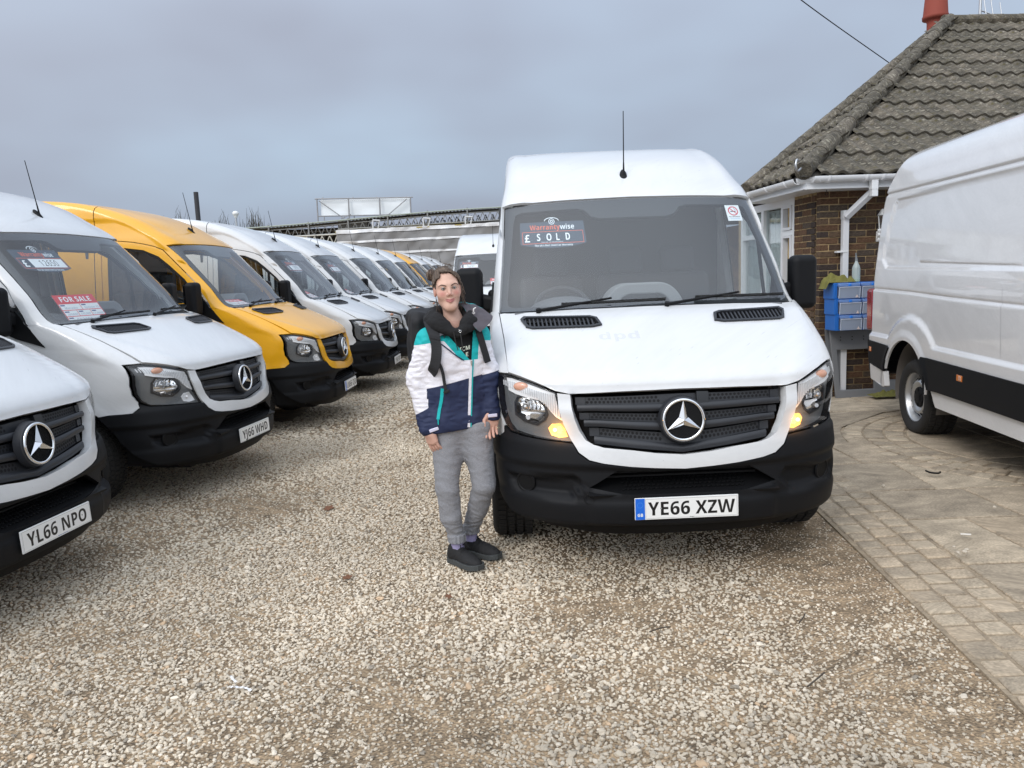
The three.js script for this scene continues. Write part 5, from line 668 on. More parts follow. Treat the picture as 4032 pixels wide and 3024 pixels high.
// ---------- the woman standing against the sold van ----------
function nets(f, lo, hi, h) { // surface nets: mesh of f = 0, normals from the field
  const n = [0, 1, 2].map(i => Math.ceil((hi[i] - lo[i]) / h) + 1), [nx, ny, nz] = n, F = new Float32Array(nx * ny * nz), id = (i, j, k) => (k * ny + j) * nx + i;
  for (let k = 0; k < nz; k++) for (let j = 0; j < ny; j++) for (let i = 0; i < nx; i++) F[id(i, j, k)] = f(lo[0] + i * h, lo[1] + j * h, lo[2] + k * h);
  const pos = [], vid = new Int32Array(nx * ny * nz).fill(-1), idx = [], E = [[0, 1], [2, 3], [4, 5], [6, 7], [0, 2], [1, 3], [4, 6], [5, 7], [0, 4], [1, 5], [2, 6], [3, 7]];
  for (let k = 0; k < nz - 1; k++) for (let j = 0; j < ny - 1; j++) for (let i = 0; i < nx - 1; i++) { const c = []; let m = 0; for (let q = 0; q < 8; q++) { c[q] = F[id(i + (q & 1), j + (q >> 1 & 1), k + (q >> 2))]; if (c[q] < 0) m |= 1 << q; } if (m === 0 || m === 255) continue; let x = 0, y = 0, z = 0, s = 0; for (const [a, b] of E) { if ((c[a] < 0) === (c[b] < 0)) continue; const t = c[a] / (c[a] - c[b]); x += mix(a & 1, b & 1, t); y += mix(a >> 1 & 1, b >> 1 & 1, t); z += mix(a >> 2, b >> 2, t); s++; } vid[id(i, j, k)] = pos.length / 3; pos.push(lo[0] + (i + x / s) * h, lo[1] + (j + y / s) * h, lo[2] + (k + z / s) * h); }
  const quad = (a, b, c, d, flip) => { if (a < 0 || b < 0 || c < 0 || d < 0) return; flip ? idx.push(a, c, b, a, d, c) : idx.push(a, b, c, a, c, d); };
  for (let k = 1; k < nz - 1; k++) for (let j = 1; j < ny - 1; j++) for (let i = 1; i < nx - 1; i++) { const a = F[id(i, j, k)] < 0; if (a !== F[id(i + 1, j, k)] < 0) quad(vid[id(i, j - 1, k - 1)], vid[id(i, j, k - 1)], vid[id(i, j, k)], vid[id(i, j - 1, k)], !a); if (a !== F[id(i, j + 1, k)] < 0) quad(vid[id(i - 1, j, k - 1)], vid[id(i - 1, j, k)], vid[id(i, j, k)], vid[id(i, j, k - 1)], !a); if (a !== F[id(i, j, k + 1)] < 0) quad(vid[id(i - 1, j - 1, k)], vid[id(i, j - 1, k)], vid[id(i, j, k)], vid[id(i - 1, j, k)], !a); }
  const nor = [], e = h * .35; for (let i = 0; i < pos.length; i += 3) { const [x, y, z] = [pos[i], pos[i + 1], pos[i + 2]], g = [f(x + e, y, z) - f(x - e, y, z), f(x, y + e, z) - f(x, y - e, z), f(x, y, z + e) - f(x, y, z - e)], l = Math.hypot(...g) || 1; nor.push(g[0] / l, g[1] / l, g[2] / l); }
  const g = new THREE.BufferGeometry(); g.setAttribute('position', new THREE.Float32BufferAttribute(pos, 3)); g.setAttribute('normal', new THREE.Float32BufferAttribute(nor, 3)); const uv = []; for (let i = 0; i < pos.length; i += 3) uv.push((pos[i] + pos[i + 2] * .7) * 2.5, pos[i + 1] * 2.5); g.setAttribute('uv', new THREE.Float32BufferAttribute(uv, 2)); g.setIndex(idx); return g;
}
const smin = (a, b, k) => { const h = Math.max(k - Math.abs(a - b), 0) / k; return Math.min(a, b) - h * h * k * .25; };
const smax = (a, b, k) => -smin(-a, -b, k);
const cap = (p, a, b, r0, r1 = r0) => { const x = b[0] - a[0], y = b[1] - a[1], z = b[2] - a[2], t = cl(((p[0] - a[0]) * x + (p[1] - a[1]) * y + (p[2] - a[2]) * z) / (x * x + y * y + z * z), 0, 1); return Math.hypot(p[0] - a[0] - x * t, p[1] - a[1] - y * t, p[2] - a[2] - z * t) - mix(r0, r1, t); };
const ell = (p, c, r) => { const x = (p[0] - c[0]) / r[0], y = (p[1] - c[1]) / r[1], z = (p[2] - c[2]) / r[2], k = Math.hypot(x, y, z), q = Math.hypot(x / r[0], y / r[1], z / r[2]); return k < 1e-6 ? -Math.min(...r) : k * (k - 1) / q; };
const un = (k, ...d) => d.reduce((a, b) => smin(a, b, k));
function splitMesh(g, f) { // exact cut of a mesh along f = 0 -> [f >= 0, f < 0]
  const q = g.index ? g.toNonIndexed() : g, P = q.attributes.position, N = q.attributes.normal, U = q.attributes.uv, out = [[], []];
  for (let i = 0; i < P.count; i += 3) { const v = [0, 1, 2].map(k => { const j = i + k, p = [P.getX(j), P.getY(j), P.getZ(j)]; return { a: [...p, N.getX(j), N.getY(j), N.getZ(j), U.getX(j), U.getY(j)], d: f(p) }; });
    for (const s of [0, 1]) { const sg = s ? -1 : 1, r = []; for (let k = 0; k < 3; k++) { const A = v[k], B = v[(k + 1) % 3]; if (A.d * sg >= 0) r.push(A.a); if (A.d * B.d < 0) { const t = A.d / (A.d - B.d); r.push(A.a.map((x, m) => mix(x, B.a[m], t))); } } for (let k = 1; k + 1 < r.length; k++) out[s].push(r[0], r[k], r[k + 1]); } }
  return out.map(l => { const h = new THREE.BufferGeometry(); h.setAttribute('position', new THREE.Float32BufferAttribute(l.flatMap(a => a.slice(0, 3)), 3)); h.setAttribute('normal', new THREE.Float32BufferAttribute(l.flatMap(a => a.slice(3, 6)), 3)); h.setAttribute('uv', new THREE.Float32BufferAttribute(l.flatMap(a => a.slice(6)), 2)); return h; });
}
{
  const W0 = [-.24, .012, -4.2], her = thing('person', 'woman in turquoise, white and navy jacket and grey joggers leaning beside the sold van', 'person', W0);
  // joints (x to the viewer's right, y up, z to the viewer)
  const J = { shL: [-.225, 1.275, .035], elL: [-.262, 1.045, .01], wrL: [-.222, .80, .075], shR: [.075, 1.285, -.055], elR: [.112, 1.06, -.06], wrR: [.128, .87, .0], hipL: [-.115, .83, .005], knL: [-.137, .45, .036], anL: [-.10, .10, -.005], hipR: [.02, .83, -.02], knR: [.066, .455, .035], anR: [-.045, .11, -.147], neck: [-.058, 1.33, -.035], headC: [-.086, 1.528, .0] };
  const yaw = .20, tiltR = .085, cy = Math.cos(yaw), sy = Math.sin(yaw), cr = Math.cos(tiltR), sr = Math.sin(tiltR), HS = .94, HX = .895;
  const toHead = (x, y, z) => { const a = (x - J.headC[0]) / HX, b = (y - J.headC[1]) / HS, c = (z - J.headC[2]) / HS, u = a * cr + b * sr, v = -a * sr + b * cr; return [u * cy - c * sy, v, u * sy + c * cy]; };
  const fromHead = p => { const u = p[0] * cy + p[2] * sy, c = -p[0] * sy + p[2] * cy, a = u * cr - p[1] * sr, b = u * sr + p[1] * cr; return [J.headC[0] + a * HX, J.headC[1] + b * HS, J.headC[2] + c * HS]; };
  const headF = (X, Y, Z) => {
    const p = toHead(X, Y, Z), m = [Math.abs(p[0]), p[1], p[2]];
    let d = un(.05, ell(p, [0, .032, -.012], [.073, .088, .092]), ell(p, [0, -.042, .026], [.050, .078, .063]));
    d = smin(d, ell(m, [.040, -.028, .050], [.026, .026, .026]), .03); d = smin(d, cap(m, [0, -.103, .066], [.012, -.1, .064], .016), .03); d = smin(d, cap(m, [.044, -.066, .008], [.010, -.1, .058], .012), .04);
    d = smin(d, cap(m, [.010, .026, .080], [.046, .024, .062], .011), .022);
    d = smax(d, -ell(m, [.032, .003, .098], [.018, .0068, .016]), .012);
    d = smin(d, cap(p, [0, .020, .083], [0, -.025, .101], .007, .0098), .014); d = smin(d, ell(m, [.0115, -.031, .090], [.0085, .0075, .0105]), .008); d = smax(d, -ell(m, [.006, -.0385, .098], [.0035, .003, .005]), .004);
    d = smin(d, cap(m, [0, -.0605, .0905], [.027, -.0525, .0725], .0054, .003), .008); d = smin(d, cap(m, [0, -.0705, .0895], [.021, -.0615, .076], .0066, .003), .008); d = smax(d, -cap(m, [0, -.0655, .0985], [.030, -.053, .078], .0016, .0012), .004);
    d = smin(d, ell([m[0], m[1] + (m[2] + .01) * .25, m[2]], [.0755, -.006, -.010], [.009, .031, .019]), .008); d = smax(d, -ell(m, [.085, -.004, -.006], [.006, .017, .009]), .005);
    const q = [X, Y, Z]; d *= HS; d = smin(d, cap(q, fromHead([0, -.05, -.028]), J.neck, .041, .047), .03); return smin(d, cap(q, J.neck, [-.06, 1.24, -.03], .05, .052), .05);
  };
  const hand = (q, wr, dir, across, palmN, sgn, curl) => { // palm, four bent fingers and a thumb
    const at = (u, v, w) => [0, 1, 2].map(i => wr[i] + dir[i] * u + across[i] * v + palmN[i] * w); let d = un(.02, cap(q, wr, at(.04, 0, 0), .024, .023), cap(q, at(.05, -.022, 0), at(.085, -.027, .002), .014, .0125), cap(q, at(.05, .0, .0), at(.09, -.006, .0), .0145, .0125), cap(q, at(.05, .018, 0), at(.088, .016, 0), .014, .012), cap(q, at(.05, .028, 0), at(.08, .031, .002), .0125, .0105));
    const L = [.072, .080, .074, .058]; [-.0285, -.0085, .012, .031].forEach((v, i) => { const l = L[i], c = curl + i * .08, r = .0092 - (i === 3 ? .0012 : 0); const a = at(.088 - (i === 0 || i === 3 ? .006 : 0), v, .001), b = at(.088 + l * .45 * Math.cos(c * .5), v * 1.03, l * .45 * Math.sin(c * .5)), e = at(.088 + l * (.45 * Math.cos(c * .5) + .32 * Math.cos(c)), v * 1.02, l * (.45 * Math.sin(c * .5) + .32 * Math.sin(c))), g = at(.088 + l * (.45 * Math.cos(c * .5) + .32 * Math.cos(c) + .23 * Math.cos(c * 1.4)), v, l * (.45 * Math.sin(c * .5) + .32 * Math.sin(c) + .23 * Math.sin(c * 1.4))); d = smin(d, Math.min(cap(q, a, b, r, r * .95), cap(q, b, e, r * .97, r * .88), cap(q, e, g, r * .88, r * .72)), .004); });
    const t0 = at(.025, -.026, .006), t1 = at(.062, -.047, .016), t2 = at(.092, -.045, .024); return smin(d, Math.min(cap(q, t0, t1, .0135, .0105), cap(q, t1, t2, .0105, .008)), .012); };
  const nrm = v => { const l = Math.hypot(...v); return v.map(x => x / l); }, crs = (a, b) => [a[1] * b[2] - a[2] * b[1], a[2] * b[0] - a[0] * b[2], a[0] * b[1] - a[1] * b[0]];
  const dL = nrm([.028, -.12, .012]), aL = nrm([-.75, -.1, -.62]), nL = nrm(crs(dL, aL)), dR = nrm([-.018, -.12, .02]), aR = nrm([.88, -.1, -.35]), nR = nrm(crs(aR, dR));
  const handLF = (x, y, z) => hand([x, y, z], J.wrL, dL, aL.map(v => -v), nL, 1, .55), handRF = (x, y, z) => hand([x, y, z], J.wrR, dR, aR, nR.map(v => -v), 1, .45);
  const bodyF = (x, y, z) => { const q = [x, y, z]; return un(.05, cap(q, [-.13, 1.20, 0], [-.0, 1.21, -.03], .06), cap(q, [-.07, 1.12, -.02], [-.05, .86, -.02], .07, .075), cap(q, [-.20, 1.24, .025], J.elL, .03, .033), cap(q, J.elL, J.wrL, .036, .026), cap(q, [.055, 1.25, -.045], J.elR, .03, .033), cap(q, J.elR, J.wrR, .036, .026), cap(q, J.hipL, J.knL, .055, .042), cap(q, J.knL, J.anL, .038, .030), cap(q, J.hipR, J.knR, .055, .042), cap(q, J.knR, J.anR, .036, .028), cap(q, J.neck, [-.06, 1.2, -.02], .05, .055)); };
  const skinCol = (p) => { const h = toHead(...p), m = Math.abs(h[0]); let c = [.66, .42, .325]; const bl = (k, t) => { c = c.map((v, i) => mix(v, k[i], cl(t, 0, 1))); }; if (p[1] > 1.36) { bl([.56, .215, .185], .75 * Math.exp(-(((m - .042) / .022) ** 2 + ((h[1] + .022) / .018) ** 2))); bl([.58, .26, .22], .5 * Math.exp(-((m / .012) ** 2 + ((h[1] + .028) / .012) ** 2)) * (h[2] > .09 ? 1 : 0)); if (h[2] > .066) bl([.44, .165, .155], sstep(.0125, .0085, Math.hypot(m / 2.7, h[1] + .0645 - m * m * 9)) ); if (m > .07 && h[2] < .02) bl([.55, .25, .2], .5); const n = noise(h[0] * 90, h[1] * 90, h[2] * 90); c = c.map(v => v * (1 + n * .05)); } else { const n = noise(p[0] * 120, p[1] * 120, p[2] * 120); bl([.52, .27, .21], .4); c = c.map(v => v * (1 + n * .06)); } return c; };
  const geos = [nets((x, y, z) => Math.max(bodyF(x, y, z), y - 1.335), [-.36, .05, -.24], [.22, 1.36, .2], .013), nets((x, y, z) => Math.max(headF(x, y, z), 1.30 - y), [-.20, 1.29, -.15], [.04, 1.66, .14], .003), nets(handLF, [-.31, .60, -.02], [-.10, .84, .20], .003), nets(handRF, [.04, .64, -.10], [.22, .91, .12], .003)];
  const body = merge(geos.map(g => g)); { const p = body.attributes.position, c = new Float32Array(p.count * 3); for (let i = 0; i < p.count; i++) c.set(skinCol([p.getX(i), p.getY(i), p.getZ(i)]), i * 3); body.setAttribute('color', new THREE.BufferAttribute(c, 3)); }
  part('body', body, phys(0xffffff, .5, { vertexColors: true, specularIntensity: .6 }), her);
  // face details
  const hp = (...a) => fromHead(a), surf = (x, y) => { let z = .13; for (let i = 0; i < 60; i++) { const q = hp(x, y, z), d = headF(...q); if (d < .0006) break; z -= Math.max(d, .0005); } return z; };
  const eye = [], iris = [], lash = [], brow = [];
  for (const s of [-1, 1]) { const c = hp(s * .032, .006, .0765), e = new THREE.SphereGeometry(.0112 * HS, 18, 14); eye.push(xf(e, c)); const d = nrm([c[0] * 0 + .02, .04, 1]); iris.push(xf(new THREE.SphereGeometry(.0062, 14, 10), [c[0] + .0008, c[1] + .0004, c[2] + .0056], [0, 0, 0], [1, 1, .9]));
    lash.push(tube([[-.014, .002], [-.007, .0065], [.001, .0075], [.009, .006], [.0155, .001]].map(([x, y]) => { const X = s * (.032 + x), Y = .0035 + y * .8; return hp(X, Y, Math.max(surf(X, Y), .0765 + Math.sqrt(Math.max(0, .0118 ** 2 - x * x - (Y - .006) ** 2))) + .0012); }), .0008, 20, 5), tube([[-.012, .0], [0, -.0045], [.013, .0]].map(([x, y]) => { const X = s * (.032 + x), Y = .003 + y; return hp(X, Y, Math.max(surf(X, Y), .0765 + Math.sqrt(Math.max(0, .0118 ** 2 - x * x - (Y - .006) ** 2))) + .0004); }), .0007, 14, 4));
    for (let k = 0; k < 3; k++) brow.push(tube([[-.019, .0185], [-.008, .0235], [.006, .0275], [.016, .0255], [.024, .019]].map(([x, y]) => { const X = s * (.034 + x), Y = y + (k - 1) * .0016 * (x < .01 ? 1 : .3); return hp(X, Y, surf(X, Y) + .0004); }), .0012, 20, 5)); }
  part('eyeballs', eye, std([.42, .38, .36], .3), her); part('irises', iris, std([.05, .06, .05], .2), her); part('eyelashes', lash, std([.025, .014, .011], .8), her); part('eyebrows', brow, std([.10, .055, .042], .9), her);
  part('nose_ring', xf(new THREE.TorusGeometry(.0045, .0006, 6, 16, 4.2), hp(-.0135, -.031, .1)), M.chrome, her);
  // hair: tight cap, combed strands, a bun on one side, loose wisps
  const hairM = std([.075, .05, .034], .5), hairL = std([.17, .12, .085], .5), RH = rng(41), hairG = new THREE.Group(); hairG.name = 'hair'; her.add(hairG);
  const capF = (X, Y, Z) => { const p = toHead(X, Y, Z), m = Math.abs(p[0]); let d = ell(p, [0, .032, -.017], [.0765, .0915, .0965]); d += noise(p[0] * 60, p[1] * 40, p[2] * 25) * .004; const line = .083 + .004 * Math.sin(p[0] * 160) - 75 * Math.max(0, m - .036) ** 2 - .5 * Math.max(0, .03 - p[2]); const front = p[2] > -.02 ? p[1] - line : p[1] + .085; return smax(d, -Math.min(front, 9) * .8, .006) * HS; };
  const hc = nets(capF, [-.21, 1.38, -.16], [.05, 1.68, .13], .0042); part('hair_cap', hc, hairM, hairG);
  const onCap = (th, ph) => { const r = [.0805, .0955, .0985], y = Math.sin(ph), c = Math.cos(ph); return [Math.sin(th) * c * r[0], .033 + y * r[1], -.016 + Math.cos(th) * c * r[2]]; };
  const strands = [[], []], bunP = [-.056, .086, -.05];
  for (let i = 0; i < 150; i++) { const th = mix(-1.5, 1.75, RH()), ph0 = Math.abs(th) < .55 ? .62 + RH() * .12 : mix(.40, -.35, (Math.abs(th) - .55) / 1.1) + RH() * .15, th1 = -1.9 + RH() * .5, pts = []; for (let k = 0; k <= 5; k++) { const t = k / 5, a = mix(th, th1, t * t * .5 + t * .5), b = mix(ph0, .55, t) + Math.sin(t * 3.14) * .55; const q = onCap(a, Math.min(b, 1.35)); const o = 1 + .026 + RH() * .05; pts.push(hp(q[0] * o, q[1] * o, q[2] * o)); } strands[i % 3 ? 0 : 1].push(tube(pts, .0018 + RH() * .002, 12, 4)); }
  for (let i = 0; i < 70; i++) { const a = RH() * 6.28, b = RH() * 6.28, pts = []; for (let k = 0; k <= 5; k++) { const t = a + k * .55, r = .022 + .012 * RH(); pts.push(hp(bunP[0] - .022 + Math.cos(t) * r * Math.cos(b), bunP[1] + Math.sin(t) * r + .004, bunP[2] + Math.cos(t) * r * Math.sin(b))); } strands[i % 3 ? 0 : 1].push(tube(pts, .003, 14, 5)); }
  for (let i = 0; i < 46; i++) { const a = RH(), right = i > 20; const s0 = right ? [.072 + RH() * .008, .05 - RH() * .09, -.01 - RH() * .05] : [mix(-.05, .06, a), .115 + RH() * .012, .01 - RH() * .05], pts = [hp(...s0)]; let p = s0; for (let k = 0; k < 4; k++) { p = right ? [p[0] + .004 + RH() * .01 - k * .002, p[1] - .012 - RH() * .012, p[2] + (RH() - .5) * .014] : [p[0] + (RH() - .5) * .02 - .004, p[1] + .007 + RH() * .006 - k * .004, p[2] + (RH() - .5) * .02]; pts.push(hp(...p)); } strands[i % 2].push(tube(pts, right ? .0016 : .0011, 12, 4)); }
  for (let i = 0; i < 8; i++) { let p = [i < 4 ? -.07 : .068, -.03 - RH() * .03, -.02 - RH() * .03]; const pts = [hp(...p)]; for (let k = 0; k < 4; k++) { p = [p[0] + (RH() - .5) * .01, p[1] - .022, p[2] + (RH() - .3) * .012]; pts.push(hp(...p)); } strands[0].push(tube(pts, .0012, 12, 4)); }
  const bunG = nets((x, y, z) => { const p = toHead(x, y, z); return (ell(p, [bunP[0] - .022, bunP[1] + .004, bunP[2]], [.028, .036, .03]) + noise(p[0] * 70, p[1] * 70, p[2] * 70) * .008) * HS; }, [-.26, 1.52, -.12], [-.1, 1.68, .05], .004);
  part('hair_bun', bunG, std([.06, .03, .02], .6), hairG); strands.forEach((s, i) => { part('hair_strands', s, i ? hairL : hairM, hairG).userData.kind = 'stuff'; });
  // trousers
  const trF = (x, y, z) => { const q = [x, y, z]; const lg = un(.012, cap(q, [-.122, .75, 0], [-.138, .45, .04], .092, .063), cap(q, [-.138, .45, .04], [-.127, .28, .022], .062, .058), cap(q, [-.127, .28, .022], [-.105, .155, .0], .057, .047)); let d = un(.05, cap(q, [-.125, .82, -.01], [.025, .82, -.025], .088, .088), lg, cap(q, [.03, .75, -.015], [.064, .46, .03], .092, .064)); d = smin(d, Math.min(cap(q, [.064, .46, .03], [.018, .29, -.05], .063, .057), cap(q, [.018, .29, -.05], [-.028, .165, -.12], .056, .047)), .012);
    const k = y < .5 ? 1 : .6; d += .006 * k * noise(x * 14 + y * 9, y * 22, z * 16) + .004 * Math.abs(noise(x * 26, y * 40 + x * 20, z * 26)) - .002; d += .010 * sstep(.30, .2, y) * Math.abs(noise(x * 12 + 3, y * 46, z * 12)); return Math.max(smax(d, y - .81, .01), (x > -.062 && z < -.03 ? .14 : .125) - y); };
  const heather = noiseTex(512, (u, v) => { const k = 1 + tfbm(u, v * 1, 90, 3, 21) * .16 + (rnd0() - .5) * .22; return [148 * k, 149 * k, 153 * k]; });
  const grey = std([.85, .85, .86], .95, 0, { map: heather });
  const trousers = part('jogging_trousers', nets(trF, [-.27, .1, -.22], [.19, .95, .17], .008), grey, her);
  part('ankle_cuff', [[J.anL, [-.103, .155, 0]], [[-.030, .13, -.126], [-.029, .163, -.12]]].map(([a, b], i) => { const r = i ? .051 : .052; return nets((x, y, z) => smax(cap([x, y, z], [b[0], b[1] + .02, b[2]], [mix(a[0], b[0], .6), mix(a[1], b[1], .6), mix(a[2], b[2], .6)], r, r) + .0015 * Math.sin(Math.atan2(z - b[2], x - b[0]) * 40), Math.abs(y - b[1] + .005) - .026, .006), [b[0] - .09, b[1] - .07, b[2] - .09], [b[0] + .09, b[1] + .07, b[2] + .09], .006); }), grey, trousers);
  part('socks', [cap].map(() => merge([bar([-.10, .085, -.008], [-.102, .15, -.002], .037), bar([-.031, .09, -.13], [-.029, .15, -.124], .036)])), std([.33, .30, .48], .9), her);
  // shoes
  const shoe = (heel, toe, name) => { const d = nrm([toe[0] - heel[0], 0, toe[2] - heel[2]]), a = [d[2], 0, -d[0]], L = .262, loc = (x, y, z) => { const X = x - heel[0], Z = z - heel[2]; return [X * d[0] + Z * d[2], y, X * a[0] + Z * a[2]]; };
    const wid = u => mix(.033, .046, sstep(.02, .18, u)) * Math.sqrt(cl(1 - Math.max(0, (u - .20) / .066) ** 2.4, .03, 1)) * Math.sqrt(cl(1 - Math.max(0, (.035 - u) / .04) ** 2.2, .03, 1));
    const sole = (x, y, z) => { const [u, v, w] = loc(x, y, z), uu = cl(u, 0, L); return Math.max(Math.hypot(u - uu, Math.max(0, Math.abs(w) - wid(uu) - .004)) - .003, Math.abs(v - .014 - .006 * sstep(.2, .262, u)) - .015 - .004 * sstep(.1, .0, u)); };
    const up = (x, y, z) => { const [u, v, w] = loc(x, y, z); return un(.03, ell([u, v, w], [.05, .045, 0], [.056, .05, .038]), ell([u, v, w], [.17, .032, 0], [.092, .038, .045]), cap([u, v, w], [.06, .075, 0], [.15, .05, 0], .032, .026), smax(cap([u, v, w], [.05, .05, 0], [.052, .095, 0], .038, .035), v - .108 + u * .25, .01)) + .0015 * noise(u * 60, v * 60, w * 60); };
    const mn = [Math.min(heel[0], toe[0]) - .09, -.02, Math.min(heel[2], toe[2]) - .09], mxx = [Math.max(heel[0], toe[0]) + .09, .13, Math.max(heel[2], toe[2]) + .09], s = part(name, nets((x, y, z) => Math.max(up(x, y, z), .02 - y), mn, mxx, .005), std([.012, .012, .013], .8), her); part('shoe_sole', nets(sole, mn, mxx, .0045), std([.055, .06, .06], .75), s);
    const wo = (u, v, w) => [heel[0] + d[0] * u + a[0] * w, v, heel[2] + d[2] * u + a[2] * w]; part('laces', [0, 1, 2, 3].flatMap(i => [tube([wo(.10 + i * .02, .085 - i * .009, -.022), wo(.108 + i * .02, .098 - i * .0095, 0), wo(.10 + i * .02, .085 - i * .009, .022)], .0028, 10, 5)]).concat([tube([wo(.10, .1, 0), wo(.115, .115, .02), wo(.13, .09, .035)], .0025, 10, 5), tube([wo(.10, .1, 0), wo(.12, .115, -.02), wo(.135, .085, -.034)], .0025, 10, 5)]), std([.01, .01, .01], .85), s); part('tongue_tab', rbox(.03, .03, .008, .003, wo(.083, .118, 0), [-.5, Math.atan2(d[0], d[2]), 0]), std([.20, .19, .15], .8), s); };
  shoe([-.150, 0, -.06], [.03, 0, .13], 'shoe'); shoe([-.075, 0, -.19], [.13, 0, -.03], 'shoe');
  // hoodie and jacket
  const ty = .34, ct = Math.cos(ty), st = Math.sin(ty), C0 = -.065; // the trunk turns towards the van
  const T = (x, z) => [(x - C0) * ct - (z + .01) * st, (x - C0) * st + (z + .01) * ct];
  const trunk = (x, y, z, r) => { const [u, w] = T(x - .03 * (1.05 - y) * 0, z), q = [u, y, w * 1.18]; return un(.07, cap(q, [-.085, 1.21, -.01], [.085, 1.21, -.01], .098 + r, .098 + r), cap(q, [-.06, 1.12, .0], [.06, 1.12, .0], .108 + r, .108 + r), cap(q, [-.06, .98, .0], [.06, .98, .0], .112 + r, .112 + r), cap(q, [-.066, .82, .0], [.066, .82, .0], .126 + r, .126 + r), cap(q, [-.06, 1.265, -.015], [.06, 1.265, -.015], .062 + r, .062 + r)); };
  const armL = (q, r) => un(.05, cap(q, [-.20, 1.265, .02], [-.263, 1.05, .005], .066 + r, .060 + r), cap(q, [-.263, 1.05, .005], [-.224, .79, .07], .060 + r, .047 + r)), armR = (q, r) => un(.05, cap(q, [.065, 1.275, -.045], [.108, 1.06, -.05], .066 + r, .058 + r), cap(q, [.108, 1.06, -.05], [.125, .835, -.004], .056 + r, .044 + r));
  const onA = q => Math.min(armL(q, 0), armR(q, 0)) < trunk(...q, 0);
  const jackF = (x, y, z) => { const q = [x, y, z], a = armL(q, 0), b = armR(q, 0), t = trunk(x, y, z, 0); let d = smin(smin(t, a, .035), b, .035); const fold = noise(x * 8 + y * 4, y * 10 - x * 6, z * 9) * .006 - Math.abs(noise(x * 12 - y * 20, y * 17 + x * 12, z * 14)) * .008 + Math.abs(noise(x * 9 + y * 30, y * 26 - x * 8, z * 20)) * (onA(q) ? .008 : .003); d += fold * sstep(1.34, 1.24, y); const onArm = Math.min(a, b) < t, cut = onArm ? (x < -.1 ? .757 + (x + .22) * .35 : .808) : .775 + .10 * (x + .05); return smax(smax(d, cut - y, .006), y - 1.355, .01); };
  const jackS = (x, y, z) => un(.04, trunk(x, y, z, 0), armL([x, y, z], 0), armR([x, y, z], 0));
  const jacket = new THREE.Group(); jacket.name = 'jacket'; her.add(jacket);
  // front opening: a V from the collar down to the slider
  const zipX = y => mix(-.004, .024, cl((y - .769) / .378, 0, 1)), frontZ = (x, y, f, off = 0) => { let z = .4; for (let i = 0; i < 90; i++) { const d = f(x, y, z); if (d < .0008) break; z -= Math.max(d * .8, .0008); if (z < -.3) break; } return z + off; };
  const vee = p => { const y = p[1]; const t = (y - 1.145) / .15, u = Math.max(t, 0), l = .024 - .12 * u, r = .028 + .014 * u; return t < 0 ? Math.max(l - p[0], p[0] - r, 0) + .9 * (1.145 - y) : Math.max(l - p[0], p[0] - r, (.012 - p[2]) * .6); };
  const jg = nets(jackF, [-.36, .72, -.21], [.22, 1.38, .23], .0075), jac = splitMesh(jg, p => vee(p))[0];
  const navyCut = p => { const q = [...p], a = armL(q, 0), b = armR(q, 0), t = trunk(...p, 0); return a < Math.min(t, b) && p[0] < -.185 ? p[1] - (.882 + .5 * (p[0] + .255)) : p[1] - (1.053 + .20 * (p[0] - .015)) - (b < t && p[0] > .07 ? -.005 : 0); };
  const [upper, navy] = splitMesh(jac, navyCut), yokeCut = p => Math.max(p[1] - (1.243 + .13 * (p[0] < -.06 ? Math.min(p[0] + .24, .2) : .14 - p[0])), Math.min((p[0] < .026 ? .044 : .034) - vee(p), p[1] - 1.15, p[2] + .0)), [yoke, whitePanel] = splitMesh(upper, yokeCut);
  const weave = noiseTex(256, (u, v) => { const k = 244 + (rnd0() - .5) * 18 + tfbm(u, v, 9, 3, 6) * 8; return [k, k, k]; }), cloth = (c, r = .7) => std(c, r, 0, { map: weave, side: THREE.DoubleSide });
  const teal = cloth([.0, .46, .47]), navyM = cloth([.014, .024, .075]), whiteM = cloth([.86, .84, .89]);
  part('white_panel', whitePanel, whiteM, jacket); part('navy_panel', navy, navyM, jacket); part('turquoise_yoke', yoke, teal, jacket);
  const ribbon = (pts, w, th, f, off, n = 30, tap = false) => { const c = new THREE.CatmullRomCurve3(pts.map(p => V3(p[0], p[1], p.length > 2 ? p[2] : frontZ(p[0], p[1], f) + off))), pos = []; const P = c.getPoints(n), fr = []; for (let i = 0; i <= n; i++) { const t = P[Math.min(i + 1, n)].clone().sub(P[Math.max(i - 1, 0)]).normalize(), e = .004, p = P[i], nn = V3(f(p.x + e, p.y, p.z) - f(p.x - e, p.y, p.z), f(p.x, p.y + e, p.z) - f(p.x, p.y - e, p.z), f(p.x, p.y, p.z + e) - f(p.x, p.y, p.z - e)).normalize(), s = t.clone().cross(nn).normalize(); const wk = w * (tap ? 1 - .6 * sstep(.72, 1, i / n) : 1); fr.push([p.clone().addScaledVector(s, wk / 2), p.clone().addScaledVector(s, -wk / 2), nn]); }
    const tri = (a, b, d) => pos.push(...a.toArray(), ...b.toArray(), ...d.toArray()); for (let i = 0; i < n; i++) { const [a, b, m] = fr[i], [d, e, m2] = fr[i + 1], up = (v, k) => v.clone().addScaledVector(k, th); const A = up(a, m), B = up(b, m), D = up(d, m2), E = up(e, m2); tri(A, D, B); tri(B, D, E); tri(a, d, A); tri(A, d, D); tri(b, B, e); tri(B, E, e); tri(a, b, d); tri(b, e, d); } const g = new THREE.BufferGeometry(); g.setAttribute('position', new THREE.Float32BufferAttribute(pos, 3)); g.computeVertexNormals(); return g; };
  const jf = jackF;
